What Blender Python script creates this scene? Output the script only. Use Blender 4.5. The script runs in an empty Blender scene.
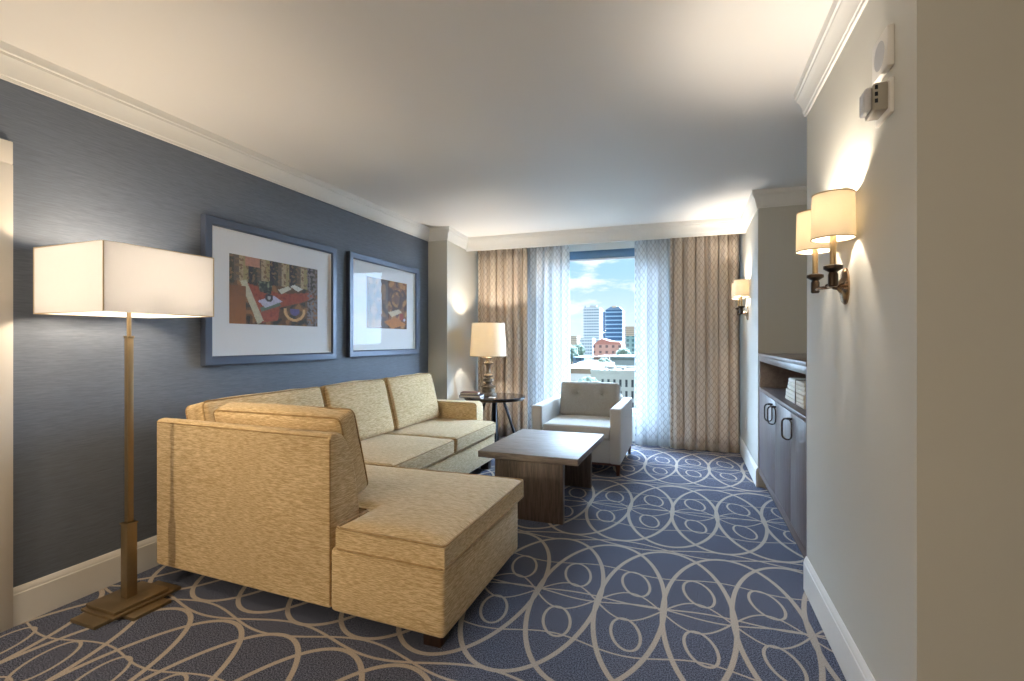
import bpy, bmesh, math, random
from mathutils import Vector, Matrix, noise as mnoise

sc = bpy.context.scene
COL = sc.collection
R = math.radians

# ------------------------------------------------------------------ camera
CAM_H = 1.25
cam_d = bpy.data.cameras.new('camera'); cam = bpy.data.objects.new('camera', cam_d); COL.objects.link(cam)
cam.location = (0, 0, CAM_H); cam.rotation_euler = (R(90), 0, R(19.55))
cam_d.sensor_width = 36.0; cam_d.lens = 36.0 * 495 / 1024; cam_d.clip_start = 0.05; cam_d.clip_end = 8000
sc.camera = cam

# ------------------------------------------------------------------ exposure
sc.view_settings.view_transform = 'Standard'
sc.view_settings.look = 'None'
sc.view_settings.gamma = 1.0
sc.view_settings.use_curve_mapping = False
sc.view_settings.exposure = 0.84
sc.cycles.use_denoising = True
sc.cycles.max_bounces = 12
sc.cycles.diffuse_bounces = 6
sc.cycles.transparent_max_bounces = 16
sc.cycles.sample_clamp_indirect = 6.0


# ------------------------------------------------------------------ node helpers
class NT:
    def __init__(s, nt):
        s.nt = nt; s.n = nt.nodes; s.l = nt.links

    def node(s, t, ins=None, **kw):
        nd = s.n.new(t)
        for k, v in kw.items(): setattr(nd, k, v)
        for k, v in (ins or {}).items(): s.put(nd.inputs[k], v)
        return nd

    def put(s, sock, v):
        if isinstance(v, bpy.types.NodeSocket): s.l.new(v, sock)
        else:
            if isinstance(v, (tuple, list)) and len(v) == 3 and sock.type == 'RGBA': v = tuple(v) + (1,)
            sock.default_value = v

    def m(s, op, *a, clamp=False):
        nd = s.n.new('ShaderNodeMath'); nd.operation = op; nd.use_clamp = clamp
        for i, v in enumerate(a): s.put(nd.inputs[i], v)
        return nd.outputs[0]

    def mix(s, f, a, b, blend='MIX'):
        nd = s.n.new('ShaderNodeMix'); nd.data_type = 'RGBA'; nd.blend_type = blend
        s.put(nd.inputs[0], f); s.put(nd.inputs[6], a); s.put(nd.inputs[7], b)
        return nd.outputs[2]

    def coord(s, which='Object'):
        return s.n.new('ShaderNodeTexCoord').outputs[which]

    def mapped(s, scale, which='Object', loc=(0, 0, 0)):
        mp = s.node('ShaderNodeMapping', {'Vector': s.coord(which), 'Scale': scale, 'Location': loc})
        return mp.outputs[0]

    def noise(s, vec, scale=1.0, detail=3.0, rough=0.5):
        nd = s.node('ShaderNodeTexNoise', {'Vector': vec, 'Scale': scale, 'Detail': detail, 'Roughness': rough})
        return nd.outputs['Fac']

    def step(s, v, lo, hi):
        nd = s.n.new('ShaderNodeMapRange'); nd.interpolation_type = 'SMOOTHSTEP'
        s.put(nd.inputs[0], v); nd.inputs[1].default_value = lo; nd.inputs[2].default_value = hi
        return nd.outputs[0]

    def xyz(s, vec):
        nd = s.node('ShaderNodeSeparateXYZ', {0: vec}); return nd.outputs

    def bump(s, h, strength=0.3, dist=0.01):
        nd = s.node('ShaderNodeBump', {'Height': h, 'Strength': strength, 'Distance': dist}); return nd.outputs[0]


def srgb(r, g, b):
    f = lambda c: (c / 255) / 12.92 if c / 255 <= 0.04045 else ((c / 255 + 0.055) / 1.055) ** 2.4
    return (f(r), f(g), f(b))


def new_mat(name):
    m = bpy.data.materials.new(name); m.use_nodes = True
    t = NT(m.node_tree); t.n.clear()
    out = t.n.new('ShaderNodeOutputMaterial')
    return m, t, out


def principled(t, out, col, rough=0.6, metal=0.0, normal=None, **kw):
    p = t.n.new('ShaderNodeBsdfPrincipled')
    t.put(p.inputs['Base Color'], col); t.put(p.inputs['Roughness'], rough); t.put(p.inputs['Metallic'], metal)
    if normal is not None: t.put(p.inputs['Normal'], normal)
    for k, v in kw.items(): t.put(p.inputs[k], v)
    if out is not None: t.l.new(p.outputs[0], out.inputs[0])
    return p.outputs[0]


def plain(name, col, rough=0.6, metal=0.0, var=0.06, scale=20.0, **kw):
    m, t, out = new_mat(name)
    n = t.noise(t.coord(), scale, 4)
    dark = tuple(c * (1 - var) for c in col); light = tuple(min(1, c * (1 + var)) for c in col)
    principled(t, out, t.mix(n, dark, light), rough, metal, **kw)
    return m


# ------------------------------------------------------------------ world sky
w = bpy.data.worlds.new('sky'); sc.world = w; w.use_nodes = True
wt = NT(w.node_tree); wt.n.clear()
wo = wt.n.new('ShaderNodeOutputWorld')
dirv = wt.coord('Generated')
ex, ey, ez = wt.xyz(dirv)
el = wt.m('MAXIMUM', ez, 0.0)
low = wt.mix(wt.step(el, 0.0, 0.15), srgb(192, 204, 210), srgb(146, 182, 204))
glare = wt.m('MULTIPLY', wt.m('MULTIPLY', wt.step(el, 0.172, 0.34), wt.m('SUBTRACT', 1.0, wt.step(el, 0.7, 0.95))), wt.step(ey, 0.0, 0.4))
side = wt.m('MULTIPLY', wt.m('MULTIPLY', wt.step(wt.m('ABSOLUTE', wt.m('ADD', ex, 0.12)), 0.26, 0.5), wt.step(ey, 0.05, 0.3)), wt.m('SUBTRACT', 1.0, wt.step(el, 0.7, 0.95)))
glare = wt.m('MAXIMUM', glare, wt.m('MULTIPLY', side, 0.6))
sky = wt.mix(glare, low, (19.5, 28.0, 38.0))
cm = wt.node('ShaderNodeMapping', {'Vector': dirv, 'Scale': (1.0, 1.0, 3.2), 'Location': (0.3, 0.1, 0.25)}).outputs[0]
cl = wt.noise(cm, 9.0, 7, 0.58)
clm = wt.step(cl, 0.44, 0.6)
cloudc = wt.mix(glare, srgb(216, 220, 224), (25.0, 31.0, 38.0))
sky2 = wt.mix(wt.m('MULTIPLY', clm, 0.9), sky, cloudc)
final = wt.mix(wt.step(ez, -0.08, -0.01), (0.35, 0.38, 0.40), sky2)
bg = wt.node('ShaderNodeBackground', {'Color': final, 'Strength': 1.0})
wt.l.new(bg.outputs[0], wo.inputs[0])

# ------------------------------------------------------------------ sun (lights the city from behind the hotel)
sd = bpy.data.lights.new('sun', 'SUN'); sd.energy = 0.5; sd.angle = R(0.5); sd.color = (1, 0.97, 0.9)
sun = bpy.data.objects.new('sun', sd); COL.objects.link(sun); sun.rotation_euler = (R(50), 0, R(-28))

# lamp strengths, the last for the added unseen fill lamps (each light is created inside its lamp's builder)
W_SCONCE, W_TABLE, W_FLOOR, W_FILL = 24.0, 29.0, 13.5, 84.0
WARM = (1.0, 0.87, 0.71)

# ------------------------------------------------------------------ materials
def wall_paint(name, col, rough=0.75):
    m, t, out = new_mat(name)
    n = t.noise(t.coord(), 260, 2)
    principled(t, out, t.mix(t.noise(t.coord(), 1.5, 2), tuple(c * 0.97 for c in col), col), rough, normal=t.bump(n, 0.08, 0.002))
    return m


M = {}
M['ceiling'] = wall_paint('ceiling_paint', srgb(226, 225, 224), 0.55)
M['beige'] = wall_paint('beige_wall_paint', srgb(192, 191, 184), 0.6)
M['trim'] = plain('trim_paint', srgb(220, 220, 218), 0.4, var=0.02)
M['door'] = plain('door_paint', srgb(205, 200, 192), 0.45, var=0.02)

m, t, out = new_mat('blue_grasscloth')
v1 = t.noise(t.mapped((40, 16, 300)), 1.0, 5, 0.6)
v2 = t.noise(t.mapped((10, 2, 90)), 1.0, 3, 0.6)
f = t.m('MULTIPLY_ADD', v1, 0.8, t.m('MULTIPLY', v2, 0.2))
principled(t, out, t.mix(t.step(f, 0.2, 0.8), srgb(84, 93, 107), srgb(108, 117, 132)), 0.65, normal=t.bump(f, 0.25, 0.003))
M['grass'] = m


# carpet with its woven lattice of ellipses and loops
def make_carpet():
    m, t, out = new_mat('carpet_weave')
    x, y, z = t.xyz(t.coord())
    wob = t.noise(t.coord(), 3.0, 1)
    masks = []

    def wrap(v, c, P):
        return t.m('WRAP', t.m('SUBTRACT', v, c), P / 2, -P / 2)

    def ell(cx, cy, a, b, hw, Px, Py=1.4, rot=0.0):
        X = wrap(x, cx, Px); Y = wrap(y, cy, Py)
        if rot:
            c, s = math.cos(rot), math.sin(rot)
            X, Y = t.m('ADD', t.m('MULTIPLY', X, c), t.m('MULTIPLY', Y, s)), t.m('SUBTRACT', t.m('MULTIPLY', Y, c), t.m('MULTIPLY', X, s))
        xa = t.m('MULTIPLY', X, 1 / a); yb = t.m('MULTIPLY', Y, 1 / b)
        F = t.m('SQRT', t.m('ADD', t.m('MULTIPLY', xa, xa), t.m('MULTIPLY', yb, yb)))
        gx = t.m('MULTIPLY', xa, 1 / a); gy = t.m('MULTIPLY', yb, 1 / b)
        G = t.m('SQRT', t.m('ADD', t.m('MULTIPLY', gx, gx), t.m('MULTIPLY', gy, gy)))
        d = t.m('DIVIDE', t.m('MULTIPLY', t.m('ABSOLUTE', t.m('SUBTRACT', F, 1)), F), t.m('MAXIMUM', G, 1e-4))
        masks.append(t.m('SUBTRACT', d, hw))

    def sine(yc, A, P, ph, hw, Py=1.4, tilt=0):
        # a thin line running along x around height yc
        k = 2 * math.pi / P
        off = t.m('MULTIPLY', t.m('SINE', t.m('MULTIPLY_ADD', x, k, ph)), A)
        d = t.m('ABSOLUTE', t.m('SUBTRACT', wrap(y, yc, Py), off))
        slope = t.m('MULTIPLY', t.m('COSINE', t.m('MULTIPLY_ADD', x, k, ph)), A * k)
        d = t.m('DIVIDE', d, t.m('SQRT', t.m('MULTIPLY_ADD', slope, slope, 1.0)))
        masks.append(t.m('SUBTRACT', d, hw))
    ROW = 2.40
    x0 = 0.045
    # big ovals two columns wide: neighbours overlap, every other pair kisses at a node
    for k in range(3): ell(x0 + 0.15 + 0.301 * k, ROW, 0.306, 0.655, 0.0105, 0.903)
    # small loops, one above and one below the row line in every column
    for cx, cy, a, b in ((0.005, 0.21, 0.066, 0.128), (0.005, -0.25, 0.060, 0.118)):
        ell(x0 + cx, ROW + cy, a, b, 0.0065, 0.301, rot=0.25)
    # thin lines running through the nodes and around the loops
    sine(ROW + 0.012, 0.014, 0.602, 0.6, 0.0055); sine(ROW - 0.014, -0.022, 0.602, 0.2, 0.0050)
    sine(ROW - 0.02, 0.125, 0.602, 1.2, 0.0048); sine(ROW - 0.02, -0.125, 0.602, 1.2, 0.0048)
    sine(ROW + 0.335, 0.025, 0.602, 0.0, 0.0045); sine(ROW - 0.375, 0.03, 0.602, 1.0, 0.0045)
    sine(ROW + 0.70, 0.045, 0.903, 0.3, 0.0065); sine(ROW + 0.69, -0.05, 0.903, 0.9, 0.006)
    d = masks[0]
    for q in masks[1:]: d = t.m('MINIMUM', d, q)
    fuzz = t.m('MULTIPLY', t.m('SUBTRACT', t.noise(t.coord(), 420, 1), 0.5), 0.006)
    line = t.m('SUBTRACT', 1.0, t.step(t.m('ADD', d, fuzz), -0.0012, 0.0016))
    speck = t.noise(t.coord(), 190, 3, 0.8)
    big = t.noise(t.coord(), 2.0, 2)
    navy = t.mix(t.step(speck, 0.40, 0.62), srgb(34, 40, 58), srgb(116, 122, 142))
    tan = t.mix(t.step(speck, 0.3, 0.7), srgb(150, 140, 130), srgb(186, 176, 166))
    col = t.mix(line, navy, tan)
    h = t.m('MULTIPLY_ADD', line, 0.3, speck)
    principled(t, out, col, 0.95, normal=t.bump(h, 0.5, 0.004), **{'Specular IOR Level': 0.1})
    return m


M['carpet'] = make_carpet()


def fabric(name, dark, light, sc1=(26, 26, 330), sc2=(26, 330, 26), rough=0.85, lo=0.34, hi=0.68):
    m, t, out = new_mat(name)
    a = t.noise(t.mapped(sc1), 1.0, 4, 0.65)
    b = t.noise(t.mapped(sc2), 1.0, 4, 0.65)
    nz = t.m('ABSOLUTE', t.xyz(t.node('ShaderNodeNewGeometry').outputs['Normal'])[2])
    g = t.step(nz, 0.4, 0.8)
    f = t.m('ADD', t.m('MULTIPLY', a, t.m('SUBTRACT', 1.0, g)), t.m('MULTIPLY', b, g))
    blot = t.noise(t.coord(), 3.5, 2)
    c = t.mix(t.step(f, lo, hi), dark, light)
    c = t.mix(t.m('MULTIPLY', t.step(blot, 0.3, 0.7), 0.12), c, tuple(q * 0.8 for q in dark))
    principled(t, out, c, rough, normal=t.bump(f, 0.25, 0.003), **{'Sheen Weight': 0.15, 'Specular IOR Level': 0.2})
    return m


M['gold'] = fabric('gold_chenille', srgb(174, 145, 100), srgb(228, 206, 166))
M['piping'] = fabric('gold_piping_cloth', srgb(142, 114, 72), srgb(190, 160, 116))
M['chair'] = fabric('pale_grey_upholstery', srgb(190, 189, 186), srgb(214, 213, 210), (200, 200, 200), (200, 200, 200))
M['chairback'] = fabric('tufted_grey_upholstery', srgb(150, 147, 140), srgb(178, 175, 168), (200, 200, 200), (200, 200, 200))


def wood(name, dark, light, sc=(3, 3, 40), rough=0.4, spec=0.5):
    m, t, out = new_mat(name)
    n = t.noise(t.mapped(sc), 1.0, 6, 0.6)
    n2 = t.noise(t.mapped(tuple(4 * q for q in sc)), 1.0, 3, 0.6)
    f = t.m('MULTIPLY_ADD', n, 0.65, t.m('MULTIPLY', n2, 0.35))
    principled(t, out, t.mix(t.step(f, 0.35, 0.65), dark, light), rough, normal=t.bump(f, 0.08, 0.002), **{'Specular IOR Level': spec})
    return m


M['espresso'] = wood('espresso_leg_wood', srgb(34, 22, 18), srgb(58, 38, 30), (30, 30, 4))
M['mahogany'] = wood('mahogany_leg_wood', srgb(60, 30, 24), srgb(92, 50, 38), (30, 30, 4))
M['table_top'] = wood('grey_walnut_top', srgb(112, 102, 96), srgb(146, 134, 126), (4, 40, 40), 0.55, 0.45)
M['table_leg'] = wood('brown_walnut_panel', srgb(66, 54, 48), srgb(98, 82, 74), (45, 45, 3), 0.4)
M['cab_front'] = wood('walnut_cabinet_door', srgb(88, 79, 80), srgb(116, 107, 108), (50, 50, 3), 0.36)
M['cab_frame'] = wood('walnut_cabinet_frame', srgb(92, 82, 80), srgb(116, 104, 102), (30, 4, 30), 0.3)
M['cab_in'] = wood('dark_cabinet_inside', srgb(44, 36, 35), srgb(62, 50, 48), (20, 4, 30), 0.45)
M['cab_top'] = wood('brown_cabinet_top', srgb(92, 76, 64), srgb(124, 106, 90), (30, 4, 30), 0.35)
M['lamp_wood'] = wood('weathered_turned_wood', srgb(88, 76, 62), srgb(126, 112, 94), (40, 40, 12), 0.6)
M['brass'] = plain('antique_brass', srgb(146, 127, 98), 0.42, 0.85, 0.08, 30)
M['bronze_metal'] = plain('dark_bronze', srgb(58, 48, 40), 0.35, 0.9)
M['nickel'] = plain('polished_bronze_plate', srgb(150, 124, 100), 0.14, 1.0, 0.03)
M['chrome'] = plain('pewter_handle', srgb(92, 90, 92), 0.25, 0.9)
M['black_metal'] = plain('black_blue_metal', srgb(26, 32, 44), 0.3, 0.3)
M['frame'] = plain('slate_blue_frame', srgb(70, 80, 100), 0.38, 0.25, 0.05, 60)
M['mat'] = plain('white_mat_board', srgb(226, 228, 232), 0.8, var=0.01)
M['plastic'] = plain('white_plastic', srgb(212, 210, 206), 0.4, var=0.02)
M['grey_plastic'] = plain('grey_plastic', srgb(150, 145, 136), 0.45, var=0.04)
M['grille'] = plain('speaker_mesh', srgb(168, 170, 176), 0.6, var=0.15, scale=900)
M['strobe'] = plain('clear_strobe_plastic', srgb(190, 190, 196), 0.08, var=0.1, scale=200)
M['smoke_glass'] = plain('dark_glass_top', srgb(38, 38, 44), 0.08, 0.0, 0.02)
M['navy'] = plain('navy_cover', srgb(26, 30, 56), 0.6)
M['maroon'] = plain('maroon_cover', srgb(72, 44, 46), 0.65)
M['paper'] = plain('cream_paper', srgb(214, 208, 194), 0.7, var=0.05, scale=90)
M['card'] = plain('white_card', srgb(225, 225, 225), 0.6, var=0.01)
M['winframe'] = plain('slate_window_frame', srgb(82, 112, 138), 0.4, 0.2)
M['winwhite'] = plain('pale_window_frame', srgb(205, 208, 210), 0.4, 0.0)


def shade_mat(name, col, trans):
    m, t, out = new_mat(name)
    n = t.noise(t.mapped((300, 300, 300)), 1.0, 2)
    c = t.mix(n, tuple(q * 0.95 for q in col), col)
    d = t.node('ShaderNodeBsdfDiffuse', {'Color': c}); tr = t.node('ShaderNodeBsdfTranslucent', {'Color': c})
    mx = t.node('ShaderNodeMixShader', {0: trans, 1: d.outputs[0], 2: tr.outputs[0]})
    t.l.new(mx.outputs[0], out.inputs[0])
    return m


M['shade'] = shade_mat('linen_shade', srgb(240, 232, 216), 0.27)
M['shade_floor'] = shade_mat('cream_linen_shade', srgb(232, 232, 234), 0.38)
M['shade_trim'] = plain('shade_edge_tape', srgb(190, 172, 144), 0.7)
m, t, out = new_mat('frosted_bulb')
t.l.new(t.node('ShaderNodeEmission', {'Color': (1, 0.86, 0.62), 'Strength': 3.0}).outputs[0], out.inputs[0]); M['bulb'] = m
m, t, out = new_mat('fill_lamp_glow')  # glow used only by the added fill lamps behind the camera
t.l.new(t.node('ShaderNodeEmission', {'Color': (1, 0.84, 0.62), 'Strength': 2.5}).outputs[0], out.inputs[0]); M['fill_diffuser'] = m


def glass_mat(name, tint=(1, 1, 1), gl=1.0):
    m, t, out = new_mat(name)
    fr = t.node('ShaderNodeFresnel', {'IOR': 1.45}).outputs[0]
    tr = t.node('ShaderNodeBsdfTransparent', {'Color': tint}); g = t.node('ShaderNodeBsdfGlossy', {'Roughness': 0.0})
    mx = t.node('ShaderNodeMixShader', {0: t.m('MULTIPLY', t.m('MULTIPLY', fr, gl, clamp=True), t.m('SUBTRACT', 1.0, t.n.new('ShaderNodeNewGeometry').outputs['Backfacing'])), 1: tr.outputs[0], 2: g.outputs[0]})
    t.l.new(mx.outputs[0], out.inputs[0])
    return m


M['glass'] = glass_mat('window_glass', (0.97, 0.99, 1.0), 0.15)
M['pic_glass'] = glass_mat('picture_glass', (1, 1, 1), 0.3)


def curtain_mat(name, base, base2, linec, hemc, sheer=0.0, trans=0.25, P=0.046, A=0.0185, lw=(0.001, 0.003)):
    """Cream cloth with vertical chains of wavy ogee lines; UV is metres along the cloth and height."""
    m, t, out = new_mat(name)
    u, v, _ = t.xyz(t.coord('UV'))
    cell = t.m('FLOOR', t.m('DIVIDE', u, P))
    jit = t.node('ShaderNodeTexWhiteNoise', {'W': cell}, noise_dimensions='1D').outputs[0]
    U = t.m('WRAP', u, P, 0.0)
    ph = t.m('MULTIPLY', jit, 0.5)
    s = t.m('SINE', t.m('MULTIPLY_ADD', v, 2 * math.pi / 0.17, ph))
    l1 = t.m('ABSOLUTE', t.m('SUBTRACT', U, t.m('MULTIPLY_ADD', s, A, P / 2)))
    l2 = t.m('ABSOLUTE', t.m('SUBTRACT', U, t.m('MULTIPLY_ADD', s, -A, P / 2)))
    d = t.m('MINIMUM', l1, l2)
    line = t.m('SUBTRACT', 1.0, t.step(d, *lw))
    weave = t.noise(t.node('ShaderNodeMapping', {'Vector': t.coord('UV'), 'Scale': (700, 160, 1)}).outputs[0], 1.0, 2)
    c = t.mix(weave, base, base2)
    c = t.mix(t.m('MULTIPLY', line, 0.8), c, linec)
    hem = t.m('SUBTRACT', 1.0, t.step(v, 0.098, 0.104))
    c = t.mix(t.m('MULTIPLY', hem, 0.5), c, hemc)
    df = t.node('ShaderNodeBsdfDiffuse', {'Color': c}); tl = t.node('ShaderNodeBsdfTranslucent', {'Color': c})
    mx = t.node('ShaderNodeMixShader', {0: trans, 1: df.outputs[0], 2: tl.outputs[0]}).outputs[0]
    if sheer > 0:
        tp = t.node('ShaderNodeBsdfTransparent')
        fac = t.m('MULTIPLY', t.m('SUBTRACT', 1.0, t.m('MULTIPLY', line, 0.85)), sheer)
        mx = t.node('ShaderNodeMixShader', {0: fac, 1: mx, 2: tp.outputs[0]}).outputs[0]
    t.l.new(mx, out.inputs[0])
    return m


M['drape'] = curtain_mat('patterned_drape', srgb(216, 204, 190), srgb(196, 182, 167), srgb(146, 124, 108), srgb(216, 202, 184), 0.0, 0.12)
M['sheer'] = curtain_mat('patterned_sheer', srgb(235, 238, 240), srgb(220, 225, 230), srgb(146, 144, 148), srgb(225, 228, 230), 0.18, 0.2, P=0.052, A=0.021, lw=(0.0016, 0.0044))


# ------------------------------------------------------------------ object helpers
def tag(o, label=None, cat=None, group=None, kind=None):
    if label: o['label'] = label
    if cat: o['category'] = cat
    if group: o['group'] = group
    if kind: o['kind'] = kind
    return o


def thing(name, label, cat, loc=(0, 0, 0), rz=0.0, group=None):
    o = bpy.data.objects.new(name, None); COL.objects.link(o)
    o.empty_display_size = 0.1
    o.location = loc; o.rotation_euler = (0, 0, rz)
    return tag(o, label, cat, group)


def link(name, bm, mat, parent=None, world=True, smooth=True, ang=35):
    """bm in world coordinates (world=True) or in the parent's own frame."""
    if parent is not None and world:
        p = parent; mt = Matrix.Identity(4)
        while p is not None:
            mt = Matrix.Translation(p.location) @ p.rotation_euler.to_matrix().to_4x4() @ mt
            p = p.parent
        bmesh.ops.transform(bm, matrix=mt.inverted(), verts=bm.verts)
    me = bpy.data.meshes.new(name)
    bmesh.ops.recalc_face_normals(bm, faces=bm.faces)
    bm.to_mesh(me); bm.free()
    o = bpy.data.objects.new(name, me); COL.objects.link(o)
    for mm in (mat if isinstance(mat, (list, tuple)) else [mat]): me.materials.append(mm)
    if parent is not None: o.parent = parent
    if smooth:
        for p in me.polygons: p.use_smooth = True
        me.set_sharp_from_angle(angle=R(ang))
    return o


def struct(name, bm, mat, **k):
    o = link(name, bm, mat, None, **k); o['kind'] = 'structure'; return o


def BM(): return bmesh.new()


def box(bm, x0, x1, y0, y1, z0, z1, bev=0.0, seg=2, mat=None):
    xs = sorted((x0, x1)); ys = sorted((y0, y1)); zs = sorted((z0, z1))
    r = bmesh.ops.create_cube(bm, size=1.0)
    vs = r['verts']
    for v in vs:
        v.co = Vector((xs[0] if v.co.x < 0 else xs[1], ys[0] if v.co.y < 0 else ys[1], zs[0] if v.co.z < 0 else zs[1]))
    if bev > 0:
        es = list({e for v in vs for e in v.link_edges})
        r = bmesh.ops.bevel(bm, geom=es, offset=bev, segments=seg, profile=0.5, affect='EDGES')
        vs = r['verts']
    if mat is not None:
        M4 = mat; bmesh.ops.transform(bm, matrix=M4, verts=list({v for v in vs}))
    return bm


def prism(bm, pts, axis, a0, a1, bev=0.0, seg=2):
    """Polygon pts in the plane across axis, extruded from a0 to a1. axis: x -> (y,z), y -> (x,z), z -> (x,y)"""
    def P(p, a):
        return {'x': (a, p[0], p[1]), 'y': (p[0], a, p[1]), 'z': (p[0], p[1], a)}[axis]
    A = [bm.verts.new(P(p, a0)) for p in pts]; B = [bm.verts.new(P(p, a1)) for p in pts]
    fs = [bm.faces.new(A), bm.faces.new(B[::-1])]
    n = len(pts)
    for i in range(n): fs.append(bm.faces.new((A[i], A[(i + 1) % n], B[(i + 1) % n], B[i])))
    if bev > 0:
        es = list({e for f in fs for e in f.edges})
        bmesh.ops.bevel(bm, geom=es, offset=bev, segments=seg, profile=0.5, affect='EDGES')
    return bm


def lathe(bm, prof, cx, cy, seg=28, sx=1.0, sy=1.0, cap=True):
    rings = []
    for r, z in prof:
        rings.append([bm.verts.new((cx + r * sx * math.cos(2 * math.pi * k / seg), cy + r * sy * math.sin(2 * math.pi * k / seg), z)) for k in range(seg)])
    for a, b in zip(rings, rings[1:]):
        for k in range(seg): bm.faces.new((a[k], a[(k + 1) % seg], b[(k + 1) % seg], b[k]))
    if cap:
        bm.faces.new(rings[0][::-1]); bm.faces.new(rings[-1])
    return bm


def tube(bm, pts, r, seg=10, closed=False, radii=None):
    pts = [Vector(p) for p in pts]; n = len(pts)
    rings = []
    up = Vector((0, 0, 1))
    prev = None
    for i, p in enumerate(pts):
        if closed: tdir = (pts[(i + 1) % n] - pts[i - 1]).normalized()
        else: tdir = (pts[min(i + 1, n - 1)] - pts[max(i - 1, 0)]).normalized()
        if prev is None:
            a = up if abs(tdir.dot(up)) < 0.9 else Vector((1, 0, 0))
            s = tdir.cross(a).normalized()
        else:
            s = (prev - tdir * prev.dot(tdir)).normalized()
        prev = s; q = tdir.cross(s)
        rr = radii[i] if radii else r
        rings.append([bm.verts.new(p + (s * math.cos(2 * math.pi * k / seg) + q * math.sin(2 * math.pi * k / seg)) * rr) for k in range(seg)])
    rng = n if closed else n - 1
    for i in range(rng):
        a, b = rings[i], rings[(i + 1) % n]
        for k in range(seg): bm.faces.new((a[k], a[(k + 1) % seg], b[(k + 1) % seg], b[k]))
    if not closed:
        bm.faces.new(rings[0][::-1]); bm.faces.new(rings[-1])
    return bm


def sweep(bm, prof, path, side=1):
    """prof: list of (off, z) closed outline, off measured from the wall line into the room (to the left of path if side=1)"""
    n = len(path); rows = []
    for i in range(n):
        p = Vector(path[i]).to_2d()
        d0 = (p - Vector(path[i - 1]).to_2d()).normalized() if i > 0 else None
        d1 = (Vector(path[i + 1]).to_2d() - p).normalized() if i < n - 1 else None
        n0 = Vector((-d0.y, d0.x)) * side if d0 else None
        n1 = Vector((-d1.y, d1.x)) * side if d1 else None
        if n0 and n1: mv = (n0 + n1) / (1 + n0.dot(n1))
        else: mv = n0 or n1
        rows.append([bm.verts.new((p.x + mv.x * o, p.y + mv.y * o, z)) for o, z in prof])
    k = len(prof)
    for a, b in zip(rows, rows[1:]):
        for j in range(k): bm.faces.new((a[j], a[(j + 1) % k], b[(j + 1) % k], b[j]))
    bm.faces.new(rows[0][::-1]); bm.faces.new(rows[-1])
    return bm


def _axis(h, r, n):
    ends = [0, 0.15, 0.4, 0.7, 1.0]
    inner = [-(h - r) + 2 * (h - r) * k / n for k in range(1, n)]
    return [-h + r * e for e in ends] + inner + [h - r * e for e in reversed(ends)]


def rbox(sx, sy, sz, r, crown=0.0, n=(8, 8, 3), crown_y=0.0, wave=0.0, seed=0, bot=1.0):
    """Soft upholstered block centred on the origin; crown puffs the top and bottom, crown_y the front and back."""
    bm = BM(); h = (sx / 2, sy / 2, sz / 2); rr = [min(r, q * 0.98) for q in h]
    ax = [_axis(h[i], rr[i], n[i]) for i in range(3)]
    cache = {}

    def V(p):
        k = tuple(round(c, 6) for c in p)
        if k in cache: return cache[k]
        q = [max(-(h[i] - rr[i]), min(h[i] - rr[i], p[i])) for i in range(3)]
        d = Vector([(p[i] - q[i]) / rr[i] for i in range(3)])
        # cube-to-sphere rounding of the corners
        x, y, z = d
        s = Vector((x * math.sqrt(max(0, 1 - y * y / 2 - z * z / 2 + y * y * z * z / 3)),
                    y * math.sqrt(max(0, 1 - z * z / 2 - x * x / 2 + z * z * x * x / 3)),
                    z * math.sqrt(max(0, 1 - x * x / 2 - y * y / 2 + x * x * y * y / 3))))
        v = Vector([q[i] + s[i] * rr[i] for i in range(3)])
        a, b, c = p[0] / h[0], p[1] / h[1], p[2] / h[2]
        if crown:
            v.z += crown * (c if c > 0 else c * bot) * (1 - abs(a) ** 2.6) * (1 - abs(b) ** 2.6)
        if crown_y:
            v.y += crown_y * b * (1 - abs(a) ** 2.6) * (1 - abs(c) ** 2.6)
        if wave:
            q3 = v * 5 + Vector((seed * 3.1, seed * 1.7, 0))
            nv = mnoise.noise(q3)
            v.z += wave * nv * (0.5 + 0.5 * c); v.y += wave * 0.5 * mnoise.noise(q3 + Vector((9, 2, 4)))
        cache[k] = bm.verts.new(v); return cache[k]
    for i in range(3):
        j, k = (i + 1) % 3, (i + 2) % 3
        for sgn in (-1, 1):
            for u0, u1 in zip(ax[j], ax[j][1:]):
                for w0, w1 in zip(ax[k], ax[k][1:]):
                    vs = []
                    for (uu, ww) in ((u0, w0), (u1, w0), (u1, w1), (u0, w1)):
                        p = [0, 0, 0]; p[i] = sgn * h[i]; p[j] = uu; p[k] = ww; vs.append(V(p))
                    if len(set(vs)) == 4:
                        bm.faces.new(vs if sgn > 0 else vs[::-1])
    return bm


def rr_loop(sx, sy, r, z, plane='xy', step=5):
    """rounded-rectangle loop of points"""
    pts = []
    for cx, cy, a0 in ((sx / 2 - r, sy / 2 - r, 0), (-sx / 2 + r, sy / 2 - r, 90), (-sx / 2 + r, -sy / 2 + r, 180), (sx / 2 - r, -sy / 2 + r, 270)):
        for k in range(step + 1):
            a = R(a0 + 90 * k / step); pts.append((cx + r * math.cos(a), cy + r * math.sin(a)))
    if plane == 'xy': return [(a, b, z) for a, b in pts]
    return [(a, z, b) for a, b in pts]     # 'xz'


# ------------------------------------------------------------------ the room shell
XL, XR = -2.79, 0.565          # blue wall, right-hand wall
XP = -2.55                     # face of the pilaster by the window
XQ = -2.66                     # the same face where it meets the window wall
XC = -2.603
YP, YC, YW = 5.0, 5.62, 6.28   # pilaster front, pelmet face, window wall
YN0, YN1 = 2.842, 4.685        # niche
YK = 1.575                     # near corner of the right-hand wall
XN = 1.16
ZC = 2.52

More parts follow.
